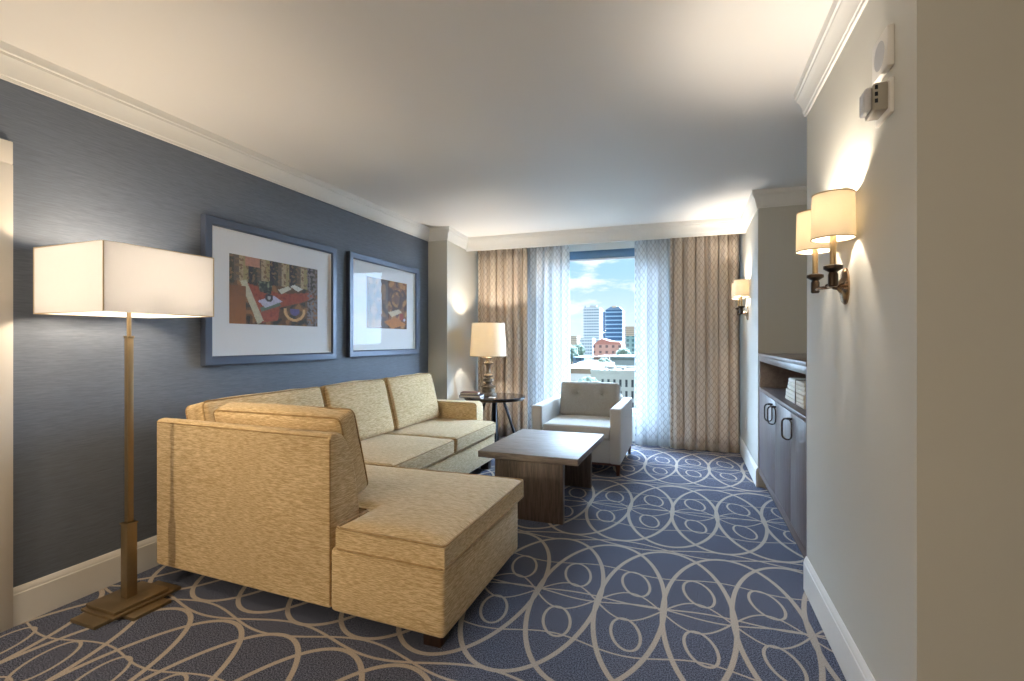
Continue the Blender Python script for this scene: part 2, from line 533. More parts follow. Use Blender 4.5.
bm = BM(); box(bm, -2.99, 3.2, -3.2, YW + 0.2, -0.12, 0.0); struct('floor', bm, M['carpet'], smooth=False)
bm = BM(); box(bm, -2.99, 3.2, -3.2, YW + 0.2, ZC, ZC + 0.15); struct('ceiling', bm, M['ceiling'], smooth=False)
bm = BM(); box(bm, -2.99, XL, -3.0, YP + 1.4, 0, ZC); struct('wall_left', bm, M['grass'], smooth=False)
bm = BM(); prism(bm, [(XL, YP), (XP, YP), (XQ, YW), (XL, YW)], 'z', 0, ZC); struct('wall_pilaster', bm, M['beige'], smooth=False)
bm = BM()
prism(bm, [(XR, YK), (3.2, YK), (3.2, YW), (XR, YW), (XR, YN1), (XN, YN1), (XN, YN0), (XR, YN0)], 'z', 0, ZC)
struct('wall_right', bm, M['beige'], smooth=False)
bm = BM(); box(bm, 3.0, 3.2, -3.0, YK, 0, ZC); struct('wall_entry', bm, M['beige'], smooth=False)
bm = BM(); box(bm, -2.99, 3.2, -3.2, -3.0, 0, ZC); struct('wall_front', bm, M['beige'], smooth=False)
WX0, WX1, WZ0, WZ1 = -1.74, -0.34, 0.33, 2.40
bm = BM()
box(bm, -2.79, WX0, YW, YW + 0.2, 0, ZC); box(bm, WX1, XR + 0.3, YW, YW + 0.2, 0, ZC)
box(bm, WX0, WX1, YW, YW + 0.2, 0, WZ0); box(bm, WX0, WX1, YW, YW + 0.2, WZ1, ZC)
struct('wall_back', bm, M['beige'], smooth=False)

# crown moulding and the pelmet it forms over the window
crown = [(0, 2.378), (0.010, 2.378), (0.011, 2.392), (0.015, 2.395), (0.018, 2.42), (0.026, 2.445), (0.034, 2.462), (0.040, 2.470), (0.041, 2.482), (0.048, 2.486), (0.049, 2.508), (0.052, ZC), (0, ZC)]
bm = BM()
sweep(bm, crown, [(3.0, YK), (XR, YK), (XR, YN0), (XN, YN0), (XN, YN1), (XR, YN1), (XR, YC)], 1)
struct('trim_1', bm, M['trim'], ang=25)
bm = BM(); sweep(bm, crown, [(XR, YC), (XC, YC)], 1); box(bm, XC - 0.01, XR, YC, YC + 0.02, 2.360, ZC)
struct('trim_2', bm, M['trim'], ang=25)
bm = BM(); sweep(bm, crown, [(XC, YC), (XP, YP), (XL, YP), (XL, -3.0)], 1)
struct('trim_3', bm, M['trim'], ang=25)
base = [(0, 0), (0.016, 0), (0.016, 0.135), (0.013, 0.139), (0.013, 0.147), (0.009, 0.156), (0.005, 0.165), (0, 0.165)]
bm = BM(); sweep(bm, base, [(XQ, YW), (XP, YP), (XL, YP), (XL, 1.30)], 1); struct('baseboard_left', bm, M['trim'], ang=25)
bm = BM(); sweep(bm, base, [(3.0, YK), (XR, YK), (XR, YN0 + 0.0)], 1)
struct('baseboard_right', bm, M['trim'], ang=25)
bm = BM(); sweep(bm, base, [(XR, YN1), (XR, YW)], 1); struct('baseboard_niche', bm, M['trim'], ang=25)

# door casing at the left edge with the door behind it
bm = BM()
box(bm, XL, XL + 0.022, 1.205, 1.305, 0, 2.0145, 0.002); box(bm, XL, XL + 0.022, 0.25, 0.35, 0, 2.0145, 0.002)
box(bm, XL, XL + 0.022, 0.25, 1.305, 2.015, 2.115, 0.004)
casing = struct('door_1', bm, M['door'])
bm = BM(); box(bm, XL, XL + 0.008, 0.35, 1.205, 0.01, 2.015, 0.002)
for z0, z1 in ((0.2, 0.95), (1.08, 1.88)):
    box(bm, XL + 0.008, XL + 0.014, 0.47, 1.085, z0, z1, 0.003)
link('door_panel', bm, M['door'], casing)
bm = BM(); tube(bm, [(XL + 0.008, 0.42, 1.0), (XL + 0.06, 0.42, 1.0), (XL + 0.065, 0.44, 1.0), (XL + 0.065, 0.54, 1.0)], 0.009)
link('door_handle', bm, M['chrome'], casing)

# window
bm = BM(); d0, d1 = YW + 0.02, YW + 0.09
box(bm, WX0, WX1, d0, d1, WZ0, WZ0 + 0.07, 0.004); box(bm, WX0, WX0 + 0.06, d0, d1, WZ0, WZ1, 0.004); box(bm, WX1 - 0.06, WX1, d0, d1, WZ0, WZ1, 0.004)
win = struct('window_1', bm, M['winwhite'])
bm = BM(); box(bm, WX0 + 0.06, WX1 - 0.06, d0, d1, WZ1 - 0.105, WZ1, 0.004); link('window_head_frame', bm, M['winframe'], win)
bm = BM(); box(bm, WX0 + 0.06, WX1 - 0.06, d0 + 0.03, d0 + 0.036, WZ0 + 0.07, WZ1 - 0.105); link('window_pane', bm, M['glass'], win, smooth=False)
bm = BM(); box(bm, WX0 + 0.06, WX1 - 0.06, d0 - 0.005, d0 + 0.01, WZ1 - 0.13, WZ1 - 0.1055, 0.003); link('window_head_bead', bm, M['winwhite'], win)
bm = BM(); box(bm, WX0 - 0.02, WX1 + 0.02, YW - 0.03, YW + 0.02, WZ0 - 0.025, WZ0, 0.004); link('window_sill', bm, M['winwhite'], win)


# ------------------------------------------------------------------ curtains
def curtain(name, label, x0, x1, yc, amp, wl, mat, z0=0.012, z1=2.44, seed=1, full=1.6, thick=0.002, flare=0.0):
    rnd = random.Random(seed); bm = BM(); uvl = bm.loops.layers.uv.new('UVMap')
    W = x1 - x0; nf = max(2, round(W / wl)); nx = nf * 16; nz = 14
    phs = [rnd.uniform(-0.5, 0.5) for _ in range(nf + 2)]; am = [rnd.uniform(0.65, 1.2) for _ in range(nf + 2)]
    grid = []
    for j in range(nz + 1):
        v = j / nz; z = z0 + (z1 - z0) * v; row = []; s = 0; last = None
        for i in range(nx + 1):
            q = i / nx; ff = q * nf; k = int(ff); fr = ff - k
            pj = phs[k] * (1 - fr) + phs[k + 1] * fr; aj = am[k] * (1 - fr) + am[k + 1] * fr
            grow = 0.55 + 0.45 * (1 - v)
            y = yc + amp * aj * grow * math.sin(2 * math.pi * ff + pj * 1.2) + 0.25 * amp * math.sin(5 * math.pi * ff + seed + 1.5 * v)
            x = x0 + W * q + 0.22 * wl * math.cos(2 * math.pi * ff + pj) * grow * (1 if 0 < i < nx else 0)
            x += flare * (1 - v) * (q - 0.5)
            p = Vector((x, y, z))
            if last is not None: s += (p.xy - last.xy).length
            last = p; row.append((bm.verts.new(p), i * W * full / nx, z))
        grid.append(row)
    for j in range(nz):
        for i in range(nx):
            q = [grid[j][i], grid[j][i + 1], grid[j + 1][i + 1], grid[j + 1][i]]
            f = bm.faces.new([a[0] for a in q])
            for lp, a in zip(f.loops, q): lp[uvl].uv = (a[1], a[2])
    o = link(name, bm, mat, None, ang=180)
    md = o.modifiers.new('thickness', 'SOLIDIFY'); md.thickness = thick; md.offset = 0
    return tag(o, label, 'curtain')


DY = 5.99
curtain('drape', 'heavy cream and brown wave patterned curtain bunched behind the table lamp', -2.595, -1.915, DY, 0.045, 0.105, M['drape'], seed=3)
curtain('drape', 'heavy cream and brown wave patterned curtain hanging beside the small wall sconce', -0.19, 0.525, DY, 0.045, 0.112, M['drape'], seed=8)
curtain('sheer_curtain', 'white patterned sheer curtain at left side of window, behind the armchair\'s left arm', -1.97, -1.40, DY + 0.075, 0.03, 0.115, M['sheer'], seed=5, thick=0.001)
curtain('sheer_curtain', 'white patterned sheer curtain at right side of window, reaching the carpet', -0.60, -0.13, DY + 0.075, 0.03, 0.115, M['sheer'], seed=6, thick=0.001)
bm = BM(); box(bm, XP + 0.02, XR - 0.02, DY - 0.015, DY + 0.015, 2.445, 2.47, 0.003); box(bm, XP + 0.02, XR - 0.02, DY + 0.05, DY + 0.075, 2.445, 2.47, 0.003)
for k in range(12):
    xx = XP + 0.15 + k * 0.25
    box(bm, xx, xx + 0.02, DY - 0.01, DY + 0.07, 2.47, ZC)
tag(link('curtain_track', bm, M['plastic']), 'white double curtain track fixed to the ceiling behind the pelmet', 'curtain rail')


# ------------------------------------------------------------------ sectional sofa
def to(parent, o, loc, rot=(0, 0, 0)):
    o.parent = parent; o.location = Vector(loc) - parent.location; o.rotation_euler = rot; return o


sofa = thing('sectional_sofa', 'large L-shaped gold chenille sectional sofa with chaise along the blue wall', 'sofa', (-2.0, 2.8, 0))
# plinths
bm = BM(); box(bm, -2.68, -1.80, 2.66, 4.56, 0.085, 0.325, 0.012, 3); link('base', bm, M['gold'], sofa)
def skew(bm):
    # the chaise end stands very slightly askew to the wall
    for q in bm.verts:
        if q.co.y < 2.5: q.co.y += (-0.95 - q.co.x) * 0.045 * min(1.0, (2.5 - q.co.y) / 0.5)


bm = BM(); box(bm, -1.474, -0.905, 1.748, 2.66, 0.066, 0.345, 0.02, 3); box(bm, -2.60, -1.49, 2.0, 2.66, 0.07, 0.345, 0.01, 2); skew(bm); link('chaise_base', bm, M['gold'], sofa)
# wing back nearest the camera
bm = BM()
prism(bm, [(1.752, 0.072), (1.945, 0.072), (1.955, 0.45), (1.94, 0.60), (1.90, 0.72), (1.872, 0.785), (1.845, 0.82), (1.80, 0.84), (1.762, 0.836), (1.752, 0.822)], 'x', -2.64, -1.476, 0.014, 4)
skew(bm)
wing = link('wing_back', bm, M['gold'], sofa)
bm = BM(); pts = [(1.772, 0.085), (1.772, 0.45), (1.772, 0.838), (1.81, 0.852)]
tube(bm, [(-1.480, 1.755, 0.09), (-1.480, 1.755, 0.815)], 0.004, 6); tube(bm, [(-1.49, 1.755, 0.822), (-2.0, 1.755, 0.822), (-2.63, 1.755, 0.822)], 0.004, 6); skew(bm)
link('piping', bm, M['piping'], wing)
# low back frame along the blue wall
bm = BM()
prism(bm, [(-2.70, 0.085), (-2.52, 0.085), (-2.50, 0.45), (-2.58, 0.78), (-2.62, 0.80), (-2.70, 0.80)], 'y', 1.95, 4.56, 0.012, 3)
link('back_frame', bm, M['gold'], sofa)
# far armrest
bm = BM()
arc = [(-2.70, 0.085), (-2.00, 0.085), (-2.00, 0.57)] + [(-2.045 + 0.045 * math.cos(R(a)), 0.577 + 0.045 * math.sin(R(a))) for a in (20, 45, 70, 90)] + [(-2.70, 0.622)]
prism(bm, arc, 'y', 4.565, 4.735, 0.014, 3)
arm = link('armrest', bm, M['gold'], sofa)
bm = BM(); tube(bm, [(-2.003, 4.572, 0.09), (-2.003, 4.572, 0.57)] + [(-2.045 + 0.044 * math.cos(R(a)), 4.572, 0.577 + 0.044 * math.sin(R(a))) for a in (20, 45, 70, 90)] + [(-2.60, 4.572, 0.62)], 0.004, 6)
link('piping', bm, M['piping'], arm)


def seat_cushion(x0, x1, y0, y1, z0, z1, seed, name='seat_cushion'):
    sx, sy, sz = x1 - x0, y1 - y0, z1 - z0
    o = link(name, rbox(sx, sy, sz, 0.03, 0.016, (8, 8, 3), wave=0.006, seed=seed), M['gold'], None, ang=60)
    to(sofa, o, ((x0 + x1) / 2, (y0 + y1) / 2, (z0 + z1) / 2))
    bm = BM(); tube(bm, rr_loop(sx - 0.008, sy - 0.008, 0.03, sz / 2 - 0.012), 0.0045, 6, closed=True)
    tube(bm, rr_loop(sx - 0.008, sy - 0.008, 0.03, -sz / 2 + 0.014), 0.0045, 6, closed=True)
    link('piping', bm, M['piping'], o, world=False)
    return o


seat_cushion(-2.52, -1.775, 2.72, 3.625, 0.328, 0.455, 1)
seat_cushion(-2.52, -1.775, 3.64, 4.545, 0.328, 0.455, 2)
# chaise cushion wraps in front of the wing: an L outline, softly rounded
bm = BM()
out_l = [(-1.42, 1.722), (-0.888, 1.722), (-0.888, 2.70), (-2.50, 2.70), (-2.50, 1.96), (-1.42, 1.96)]
nx, ny = 46, 28


def inside(px, py): return (-2.50 <= px <= -0.888 and 1.96 <= py <= 2.70) or (-1.42 <= px <= -0.888 and 1.722 <= py <= 1.96)


xsl = [-2.50 + (1.08) * i / 22 for i in range(23)] + [-1.42 + 0.532 * i / 14 for i in range(1, 15)]
ysl = [1.722 + 0.238 * i / 5 for i in range(6)] + [1.96 + 0.74 * i / 18 for i in range(1, 19)]
tops, bots = {}, {}

xsl = [round(q, 6) for q in xsl]; ysl = [round(q, 6) for q in ysl]


def edge_d(px, py):
    d = min(px + 2.50, -0.888 - px, 2.70 - py)
    if px < -1.42: d = min(d, py - 1.96)
    else:
        d = min(d, py - 1.722)
        if py < 1.96: d = min(d, px + 1.42)
        else: d = min(d, math.hypot(px + 1.42, py - 1.96) + 0.0)
    return max(0, d)


for px in xsl:
    for py in ysl:
        if not inside(px, py): continue
        d = edge_d(px, py); rise = 0.022 * (1 - math.exp(-d * 9)); rnd_ = 0.014 * math.exp(-d * 60)
        wv = 0.004 * mnoise.noise(Vector((px * 5, py * 5, 2)))
        tops[(px, py)] = bm.verts.new((px, py, 0.455 + rise - rnd_ + wv))
        bots[(px, py)] = bm.verts.new((px, py, 0.352))
for a, b in zip(xsl, xsl[1:]):
    for c, d in zip(ysl, ysl[1:]):
        if inside((a + b) / 2, (c + d) / 2):
            bm.faces.new([tops[(a, c)], tops[(b, c)], tops[(b, d)], tops[(a, d)]])
            bm.faces.new([bots[(a, d)], bots[(b, d)], bots[(b, c)], bots[(a, c)]])
for e in [e for e in bm.edges if e.is_boundary and e.verts[0].co.z > 0.4]:
    ks = [k for v in e.verts for k, tv in tops.items() if tv is v]
    bm.faces.new([tops[ks[0]], tops[ks[1]], bots[ks[1]], bots[ks[0]]])
# bulge the boxing outward and soften the corners
sharp = [e for e in bm.edges if len(e.link_faces) == 2 and e.calc_face_angle(0) > 0.9]
bmesh.ops.bevel(bm, geom=sharp, offset=0.016, segments=3, profile=0.5, affect='EDGES', clamp_overlap=True)
skew(bm)
ch = link('chaise_cushion', bm, M['gold'], sofa, ang=60)
bm = BM()


def rounded_poly(pts, r, z):
    res = []; n = len(pts)
    for i in range(n):
        p0, p1, p2 = Vector(pts[i - 1]), Vector(pts[i]), Vector(pts[(i + 1) % n])
        a = p1 + (p0 - p1).normalized() * r; b = p1 + (p2 - p1).normalized() * r
        for k in range(5):
            q = k / 4; m_ = (a * (1 - q) ** 2 + p1 * 2 * q * (1 - q) + b * q * q); res.append((m_.x, m_.y, z))
    return res


tube(bm, rounded_poly(out_l, 0.022, 0.450), 0.005, 6, closed=True); tube(bm, rounded_poly(out_l, 0.022, 0.360), 0.005, 6, closed=True)
skew(bm); link('piping', bm, M['piping'], ch)


def back_cushion(w_, h_, th, loc, lean, yaw, seed, axis='y'):
    """upright pillow, width along its own x, thickness along y, height z"""
    o = link('back_cushion', rbox(w_, th, h_, 0.032, 0.012, (8, 4, 8), crown_y=0.03, wave=0.010, seed=seed, bot=0.3), M['gold'], None, ang=60)
    o.parent = sofa; o.location = Vector(loc) - sofa.location
    o.rotation_euler = (R(lean), 0, R(yaw))
    bm = BM()
    for s in (-1, 1):
        tube(bm, rr_loop(w_ - 0.006, h_ - 0.006, 0.035, s * (th / 2 - 0.012), 'xz'), 0.0045, 6, closed=True)
    link('piping', bm, M['piping'], o, world=False)
    return o


# three against the blue wall (their width runs along y; yaw 90 turns them)
for k, (y0, y1) in enumerate(((1.97, 2.90), (2.925, 3.69), (3.72, 4.525))):
    back_cushion(y1 - y0, 0.46, 0.15, (-2.50, (y0 + y1) / 2, 0.682), -14, 90, k + 4)
# one leaning on the wing
back_cushion(0.84, 0.44, 0.13, (-1.975, 2.062, 0.685), 16, -1, 9)
for x, y in ((-0.985, 1.835), (-1.005, 2.60), (-2.52, 2.02), (-1.86, 4.48), (-2.60, 4.48), (-1.86, 3.3)):
    bm = BM(); prism(bm, [(x - 0.04, y - 0.04), (x + 0.04, y - 0.04), (x + 0.04, y + 0.04), (x - 0.04, y + 0.04)], 'z', 0.0, 0.086, 0.004)
    link('leg', bm, M['espresso'], sofa)

# ------------------------------------------------------------------ coffee table
ct = thing('coffee_table', 'dark wood coffee table with thick square top on two panel legs', 'coffee table', (-1.07, 3.75, 0), R(-1.5))
bm = BM(); box(bm, -0.352, 0.387, -0.46, 0.495, 0.405, 0.452, 0.003); link('tabletop', bm, M['table_top'], ct, world=False)
for y in (-0.47, 0.43):
    bm = BM(); box(bm, -0.215, 0.285, y, y + 0.05, 0.0, 0.405, 0.002); link('leg_panel', bm, M['table_leg'], ct, world=False)

# ------------------------------------------------------------------ armchair
ac = thing('armchair', 'boxy pale grey upholstered armchair with tufted back in front of the window', 'armchair', (-1.02, 5.1, 0))
for nm, x0, x1 in (('armrest', -1.437, -1.335), ('armrest', -0.697, -0.597)):
    o = link(nm, rbox(x1 - x0, 1.02, 0.515, 0.018, 0.0, (3, 6, 4)), M['chair'], None, ang=50); to(ac, o, ((x0 + x1) / 2, 5.12, 0.3625))
    xo = x0 + 0.004 if x0 < -1 else x1 - 0.004
bm = BM(); box(bm, -1.335, -0.697, 4.63, 5.60, 0.107, 0.325, 0.01, 3); link('seat_base', bm, M['chair'], ac)
bm = BM(); box(bm, -1.335, -0.697, 5.42, 5.625, 0.30, 0.66, 0.03, 4); link('back_frame', bm, M['chair'], ac)
o = link('seat_cushion', rbox(0.632, 0.78, 0.115, 0.022, 0.016, (8, 8, 3)), M['chair'], None, ang=60); to(ac, o, (-1.016, 5.02, 0.386))
# tufted back cushion
W_, H_, T_ = 0.615, 0.36, 0.15
bmq = rbox(W_, T_, H_, 0.03, 0.01, (16, 3, 12), crown_y=0.02)
tuft = [(-0.13, 0.055), (0.13, 0.055)]
for v in bmq.verts:
    if v.co.y < 0:
        for tx, tz in tuft:
            d = math.hypot(v.co.x - tx, v.co.z - tz); v.co.y += 0.045 * math.exp(-(d / 0.04) ** 2)
            if abs(v.co.x - tx) < 0.03: v.co.y += 0.016 * math.exp(-((v.co.x - tx) / 0.012) ** 2) * min(1, (v.co.z + 0.18) * 5)
bc = link('back_cushion', bmq, M['chairback'], None, ang=60); to(ac, bc, (-1.0, 5.30, 0.615), (R(-14), 0, R(0)))
for tx, tz in tuft:
    bm = BM(); bmesh.ops.create_uvsphere(bm, u_segments=12, v_segments=8, radius=0.011)
    for v in bm.verts: v.co = Vector((v.co.x + tx, v.co.y * 0.5 - 0.067, v.co.z + tz))
    link('button', bm, M['chairback'], bc, world=False)
bm = BM(); box(bm, -1.40, -0.63, 4.64, 5.60, 0.085, 0.107); link('plinth', bm, M['mahogany'], ac)
for x, y in ((-1.41, 4.645), (-0.625, 4.645), (-1.41, 5.59), (-0.625, 5.59)):
    bm = BM(); a = 0.02; b = 0.014
    A = [bm.verts.new((x + i * a, y + j * a, 0.1)) for i, j in ((-1, -1), (1, -1), (1, 1), (-1, 1))]
    B = [bm.verts.new((x + i * b, y + j * b, 0.0)) for i, j in ((-1, -1), (1, -1), (1, 1), (-1, 1))]
    bm.faces.new(A); bm.faces.new(B[::-1])
    for k in range(4): bm.faces.new((A[k], A[(k + 1) % 4], B[(k + 1) % 4], B[k]))
    link('leg', bm, M['mahogany'], ac)

ac.location.x += 0.009; ac.scale.x = 1.022

# ------------------------------------------------------------------ round side table, lamp and books
SX, SY = -2.135, 5.40
st = thing('side_table', 'round dark glass-topped side table with splayed legs beside the sofa arm', 'side table', (SX, SY, 0))
bm = BM(); lathe(bm, [(0.355, 0.583), (0.362, 0.587), (0.362, 0.597), (0.357, 0.601)], SX, SY, 48); link('tabletop', bm, M['smoke_glass'], st)
bm = BM(); lathe(bm, [(0.345, 0.562), (0.352, 0.566), (0.352, 0.583), (0.345, 0.583)], SX, SY, 48); link('apron', bm, M['bronze_metal'], st)
for k in range(4):
    a = R(20 + 90 * k); bm = BM()
    for s in (-0.03, 0.03):
        n_ = Vector((-math.sin(a), math.cos(a))) * s
        tube(bm, [(SX + 0.10 * math.cos(a) + n_.x * 0.3, SY + 0.10 * math.sin(a) + n_.y * 0.3, 0.562), (SX + 0.29 * math.cos(a) + n_.x, SY + 0.29 * math.sin(a) + n_.y, 0.0)], 0.016, 8)
    for q in (0.25, 0.5, 0.75, 0.99):
        r_ = 0.10 + 0.19 * q; zz = 0.562 * (1 - q) + 0.008; n_ = Vector((-math.sin(a), math.cos(a))) * 0.022 * (0.3 + 0.7 * q)
        tube(bm, [(SX + r_ * math.cos(a) - n_.x, SY + r_ * math.sin(a) - n_.y, zz), (SX + r_ * math.cos(a) + n_.x, SY + r_ * math.sin(a) + n_.y, zz)], 0.007, 6)
    link('leg', bm, M['black_metal'], st)

LX, LY = -2.235, 5.45
tl = thing('table_lamp', 'table lamp with turned wood base and white drum shade on side table', 'lamp', (LX, LY, 0.601))
prof = [(0.084, 0.601), (0.084, 0.615), (0.078, 0.628), (0.062, 0.636), (0.06, 0.655), (0.066, 0.662), (0.06, 0.675), (0.05, 0.69), (0.072, 0.700), (0.074, 0.708), (0.05, 0.718), (0.036, 0.728), (0.030, 0.742),
        (0.034, 0.752), (0.05, 0.765), (0.052, 0.775), (0.048, 0.792), (0.028, 0.802), (0.030, 0.812), (0.050, 0.825), (0.052, 0.833), (0.036, 0.845), (0.026, 0.86), (0.024, 0.91), (0.03, 0.962), (0.052, 0.976), (0.054, 0.985),
        (0.03, 0.996), (0.022, 1.01), (0.024, 1.03), (0.046, 1.04), (0.05, 1.05), (0.03, 1.06), (0.012, 1.065), (0.012, 1.12)]
bm = BM(); lathe(bm, [(r * 1.22 if z < 1.06 and r > 0.03 else r, z) for r, z in prof], LX, LY, 32); link('base', bm, M['lamp_wood'], tl)


def light(name, loc, watts, r=0.03, parent=None, color=WARM):
    ld = bpy.data.lights.new(name, 'POINT'); ld.energy = watts; ld.shadow_soft_size = r; ld.color = color
    o = bpy.data.objects.new(name, ld); COL.objects.link(o)
    o.parent = parent; o.location = Vector(loc) - parent.location
    return o


def drum(cx, cy, r0, z0, r1, z1, parent, mat, seg=40, th=0.003, sx=1.0):
    bm = BM()
    lathe(bm, [(r0, z0), (r0 - th, z0), (r1 - th, z1), (r1, z1), (r0, z0)], cx, cy, seg, sx, 1.0, cap=False)
    bmesh.ops.remove_doubles(bm, verts=bm.verts, dist=1e-6)
    s = link('lamp_shade', bm, mat, parent, ang=50)
    for r, z in ((r0, z0), (r1, z1)):
        bm = BM(); tube(bm, [(cx + (r - 0.001) * sx * math.cos(2 * math.pi * k / seg), cy + (r - 0.001) * math.sin(2 * math.pi * k / seg), z) for k in range(seg)], 0.0028, 6, closed=True)
        link('shade_rim', bm, M['shade_trim'], s)
    return s


def bulb(cx, cy, z, parent, r=0.02):
    bm = BM(); bmesh.ops.create_uvsphere(bm, u_segments=14, v_segments=10, radius=r)
    bmesh.ops.translate(bm, verts=bm.verts, vec=(cx, cy, z)); return link('light_bulb', bm, M['bulb'], parent)


drum(LX, LY, 0.218, 1.066, 0.196, 1.456, tl, M['shade'])
bm = BM(); tube(bm, [(LX, LY, 1.12), (LX, LY, 1.24)], 0.014); 
for k in range(3):
    a = R(120 * k); tube(bm, [(LX, LY, 1.17), (LX + 0.203 * math.cos(a), LY + 0.203 * math.sin(a), 1.10 + 0.07)], 0.002, 6)
link('shade_fitter', bm, M['brass'], tl)
bulb(LX, LY, 1.27, tl, 0.03); light('lamp_light', (LX, LY, 1.30), W_TABLE, 0.04, tl)

bk = thing('hardcover_book', 'large dark navy book lying flat on the left of the side table', 'book', (-2.335, 5.205, 0.601), R(8))
bm = BM(); box(bm, -0.125, 0.125, -0.09, 0.09, 0.0, 0.004, 0.001); box(bm, -0.125, 0.125, -0.09, 0.09, 0.026, 0.030, 0.001); box(bm, -0.125, -0.120, -0.09, 0.09, 0.0, 0.03, 0.001)
link('book_cover', bm, M['navy'], bk, world=False)
bm = BM(); box(bm, -0.119, 0.118, -0.085, 0.085, 0.004, 0.026); link('book_pages', bm, M['paper'], bk, world=False)
bk = thing('hardcover_book', 'maroon book lying on the navy book on the side table', 'book', (-2.36, 5.22, 0.631), R(14))
bm = BM(); box(bm, -0.105, 0.105, -0.075, 0.075, 0.0, 0.004, 0.001); box(bm, -0.105, 0.105, -0.075, 0.075, 0.022, 0.026, 0.001); box(bm, -0.105, -0.10, -0.075, 0.075, 0.0, 0.026, 0.001)
link('book_cover', bm, M['maroon'], bk, world=False)
bm = BM(); box(bm, -0.099, 0.098, -0.070, 0.070, 0.004, 0.022); link('book_pages', bm, M['paper'], bk, world=False)
bm = BM(); box(bm, -2.13, -2.06, 5.20, 5.25, 0.6015, 0.606, 0.0008)
tag(link('note_card', bm, M['card']), 'small white card lying at the foot of the table lamp', 'card')

# ------------------------------------------------------------------ floor lamp
FX, FY = -2.49, 1.60
fl = thing('floor_lamp', 'tall brass floor lamp with square cream shade at the left', 'floor lamp', (FX, FY, 0), R(-1.7))
bm = BM(); box(bm, -0.085, 0.085, -0.19, 0.19, 0.0, 0.016, 0.002); box(bm, -0.17, 0.17, -0.085, 0.085, 0.0, 0.0155, 0.002)
link('base_plate', bm, M['brass'], fl, world=False)
bm = BM(); box(bm, -0.115, 0.115, -0.135, 0.135, 0.016, 0.028, 0.002); box(bm, -0.10, 0.10, -0.12, 0.12, 0.028, 0.043, 0.002); link('base_step', bm, M['brass'], fl, world=False)
bm = BM(); box(bm, -0.023, 0.023, -0.023, 0.023, 0.043, 0.392, 0.002); box(bm, -0.026, 0.026, -0.026, 0.026, 0.385, 0.392, 0.001); link('lower_pole', bm, M['brass'], fl, world=False)
bm = BM(); box(bm, -0.013, 0.013, -0.013, 0.013, 0.392, 1.27, 0.0015); box(bm, -0.0155, 0.0155, -0.0155, 0.0155, 1.262, 1.272, 0.001); link('upper_pole', bm, M['brass'], fl, world=False)
bm = BM(); tube(bm, [(0, 0, 1.27), (0, 0, 1.56)], 0.009)
for a in (45, 135, 225, 315): tube(bm, [(0, 0, 1.40), (0.338 * math.cos(R(a)), 0.338 * math.sin(R(a)), 1.40)], 0.003, 6)
link('shade_fitter', bm, M['brass'], fl, world=False)
h = 0.244; z0, z1 = 1.370, 1.662; th = 0.003
bm = BM(); rings = []
for hh, zz in ((h, z0), (h - th, z0), (h - th, z1), (h, z1)):
    rings.append([bm.verts.new((sx * hh, sy * hh, zz)) for sx, sy in ((-1, -1), (1, -1), (1, 1), (-1, 1))])
for i in range(4):
    a, b = rings[i], rings[(i + 1) % 4]
    for k in range(4): bm.faces.new((a[k], a[(k + 1) % 4], b[(k + 1) % 4], b[k]))
shd = link('lamp_shade', bm, M['shade_floor'], fl, world=False, smooth=False)
for zz in (z0, z1):
    bm = BM(); tube(bm, [(-h, -h, zz), (h, -h, zz), (h, h, zz), (-h, h, zz)], 0.003, 6, closed=True); link('shade_rim', bm, M['shade_trim'], shd, world=False)
for sx, sy in ((-1, -1), (1, -1), (1, 1), (-1, 1)):
    bm = BM(); tube(bm, [(sx * h, sy * h, z0 + 0.003), (sx * h, sy * h, z1 - 0.003)], 0.003, 6); link('shade_seam', bm, M['shade_trim'], shd, world=False)
for sx in (-0.1, 0.1):
    bb = BM(); bmesh.ops.create_uvsphere(bb, u_segments=14, v_segments=10, radius=0.028)
    bmesh.ops.translate(bb, verts=bb.verts, vec=(sx, 0, 1.46)); link('light_bulb', bb, M['bulb'], fl, world=False)
    light('lamp_light', (FX + sx, FY, 1.515), W_FLOOR / 2, 0.04, fl, (1.0, 0.80, 0.56))


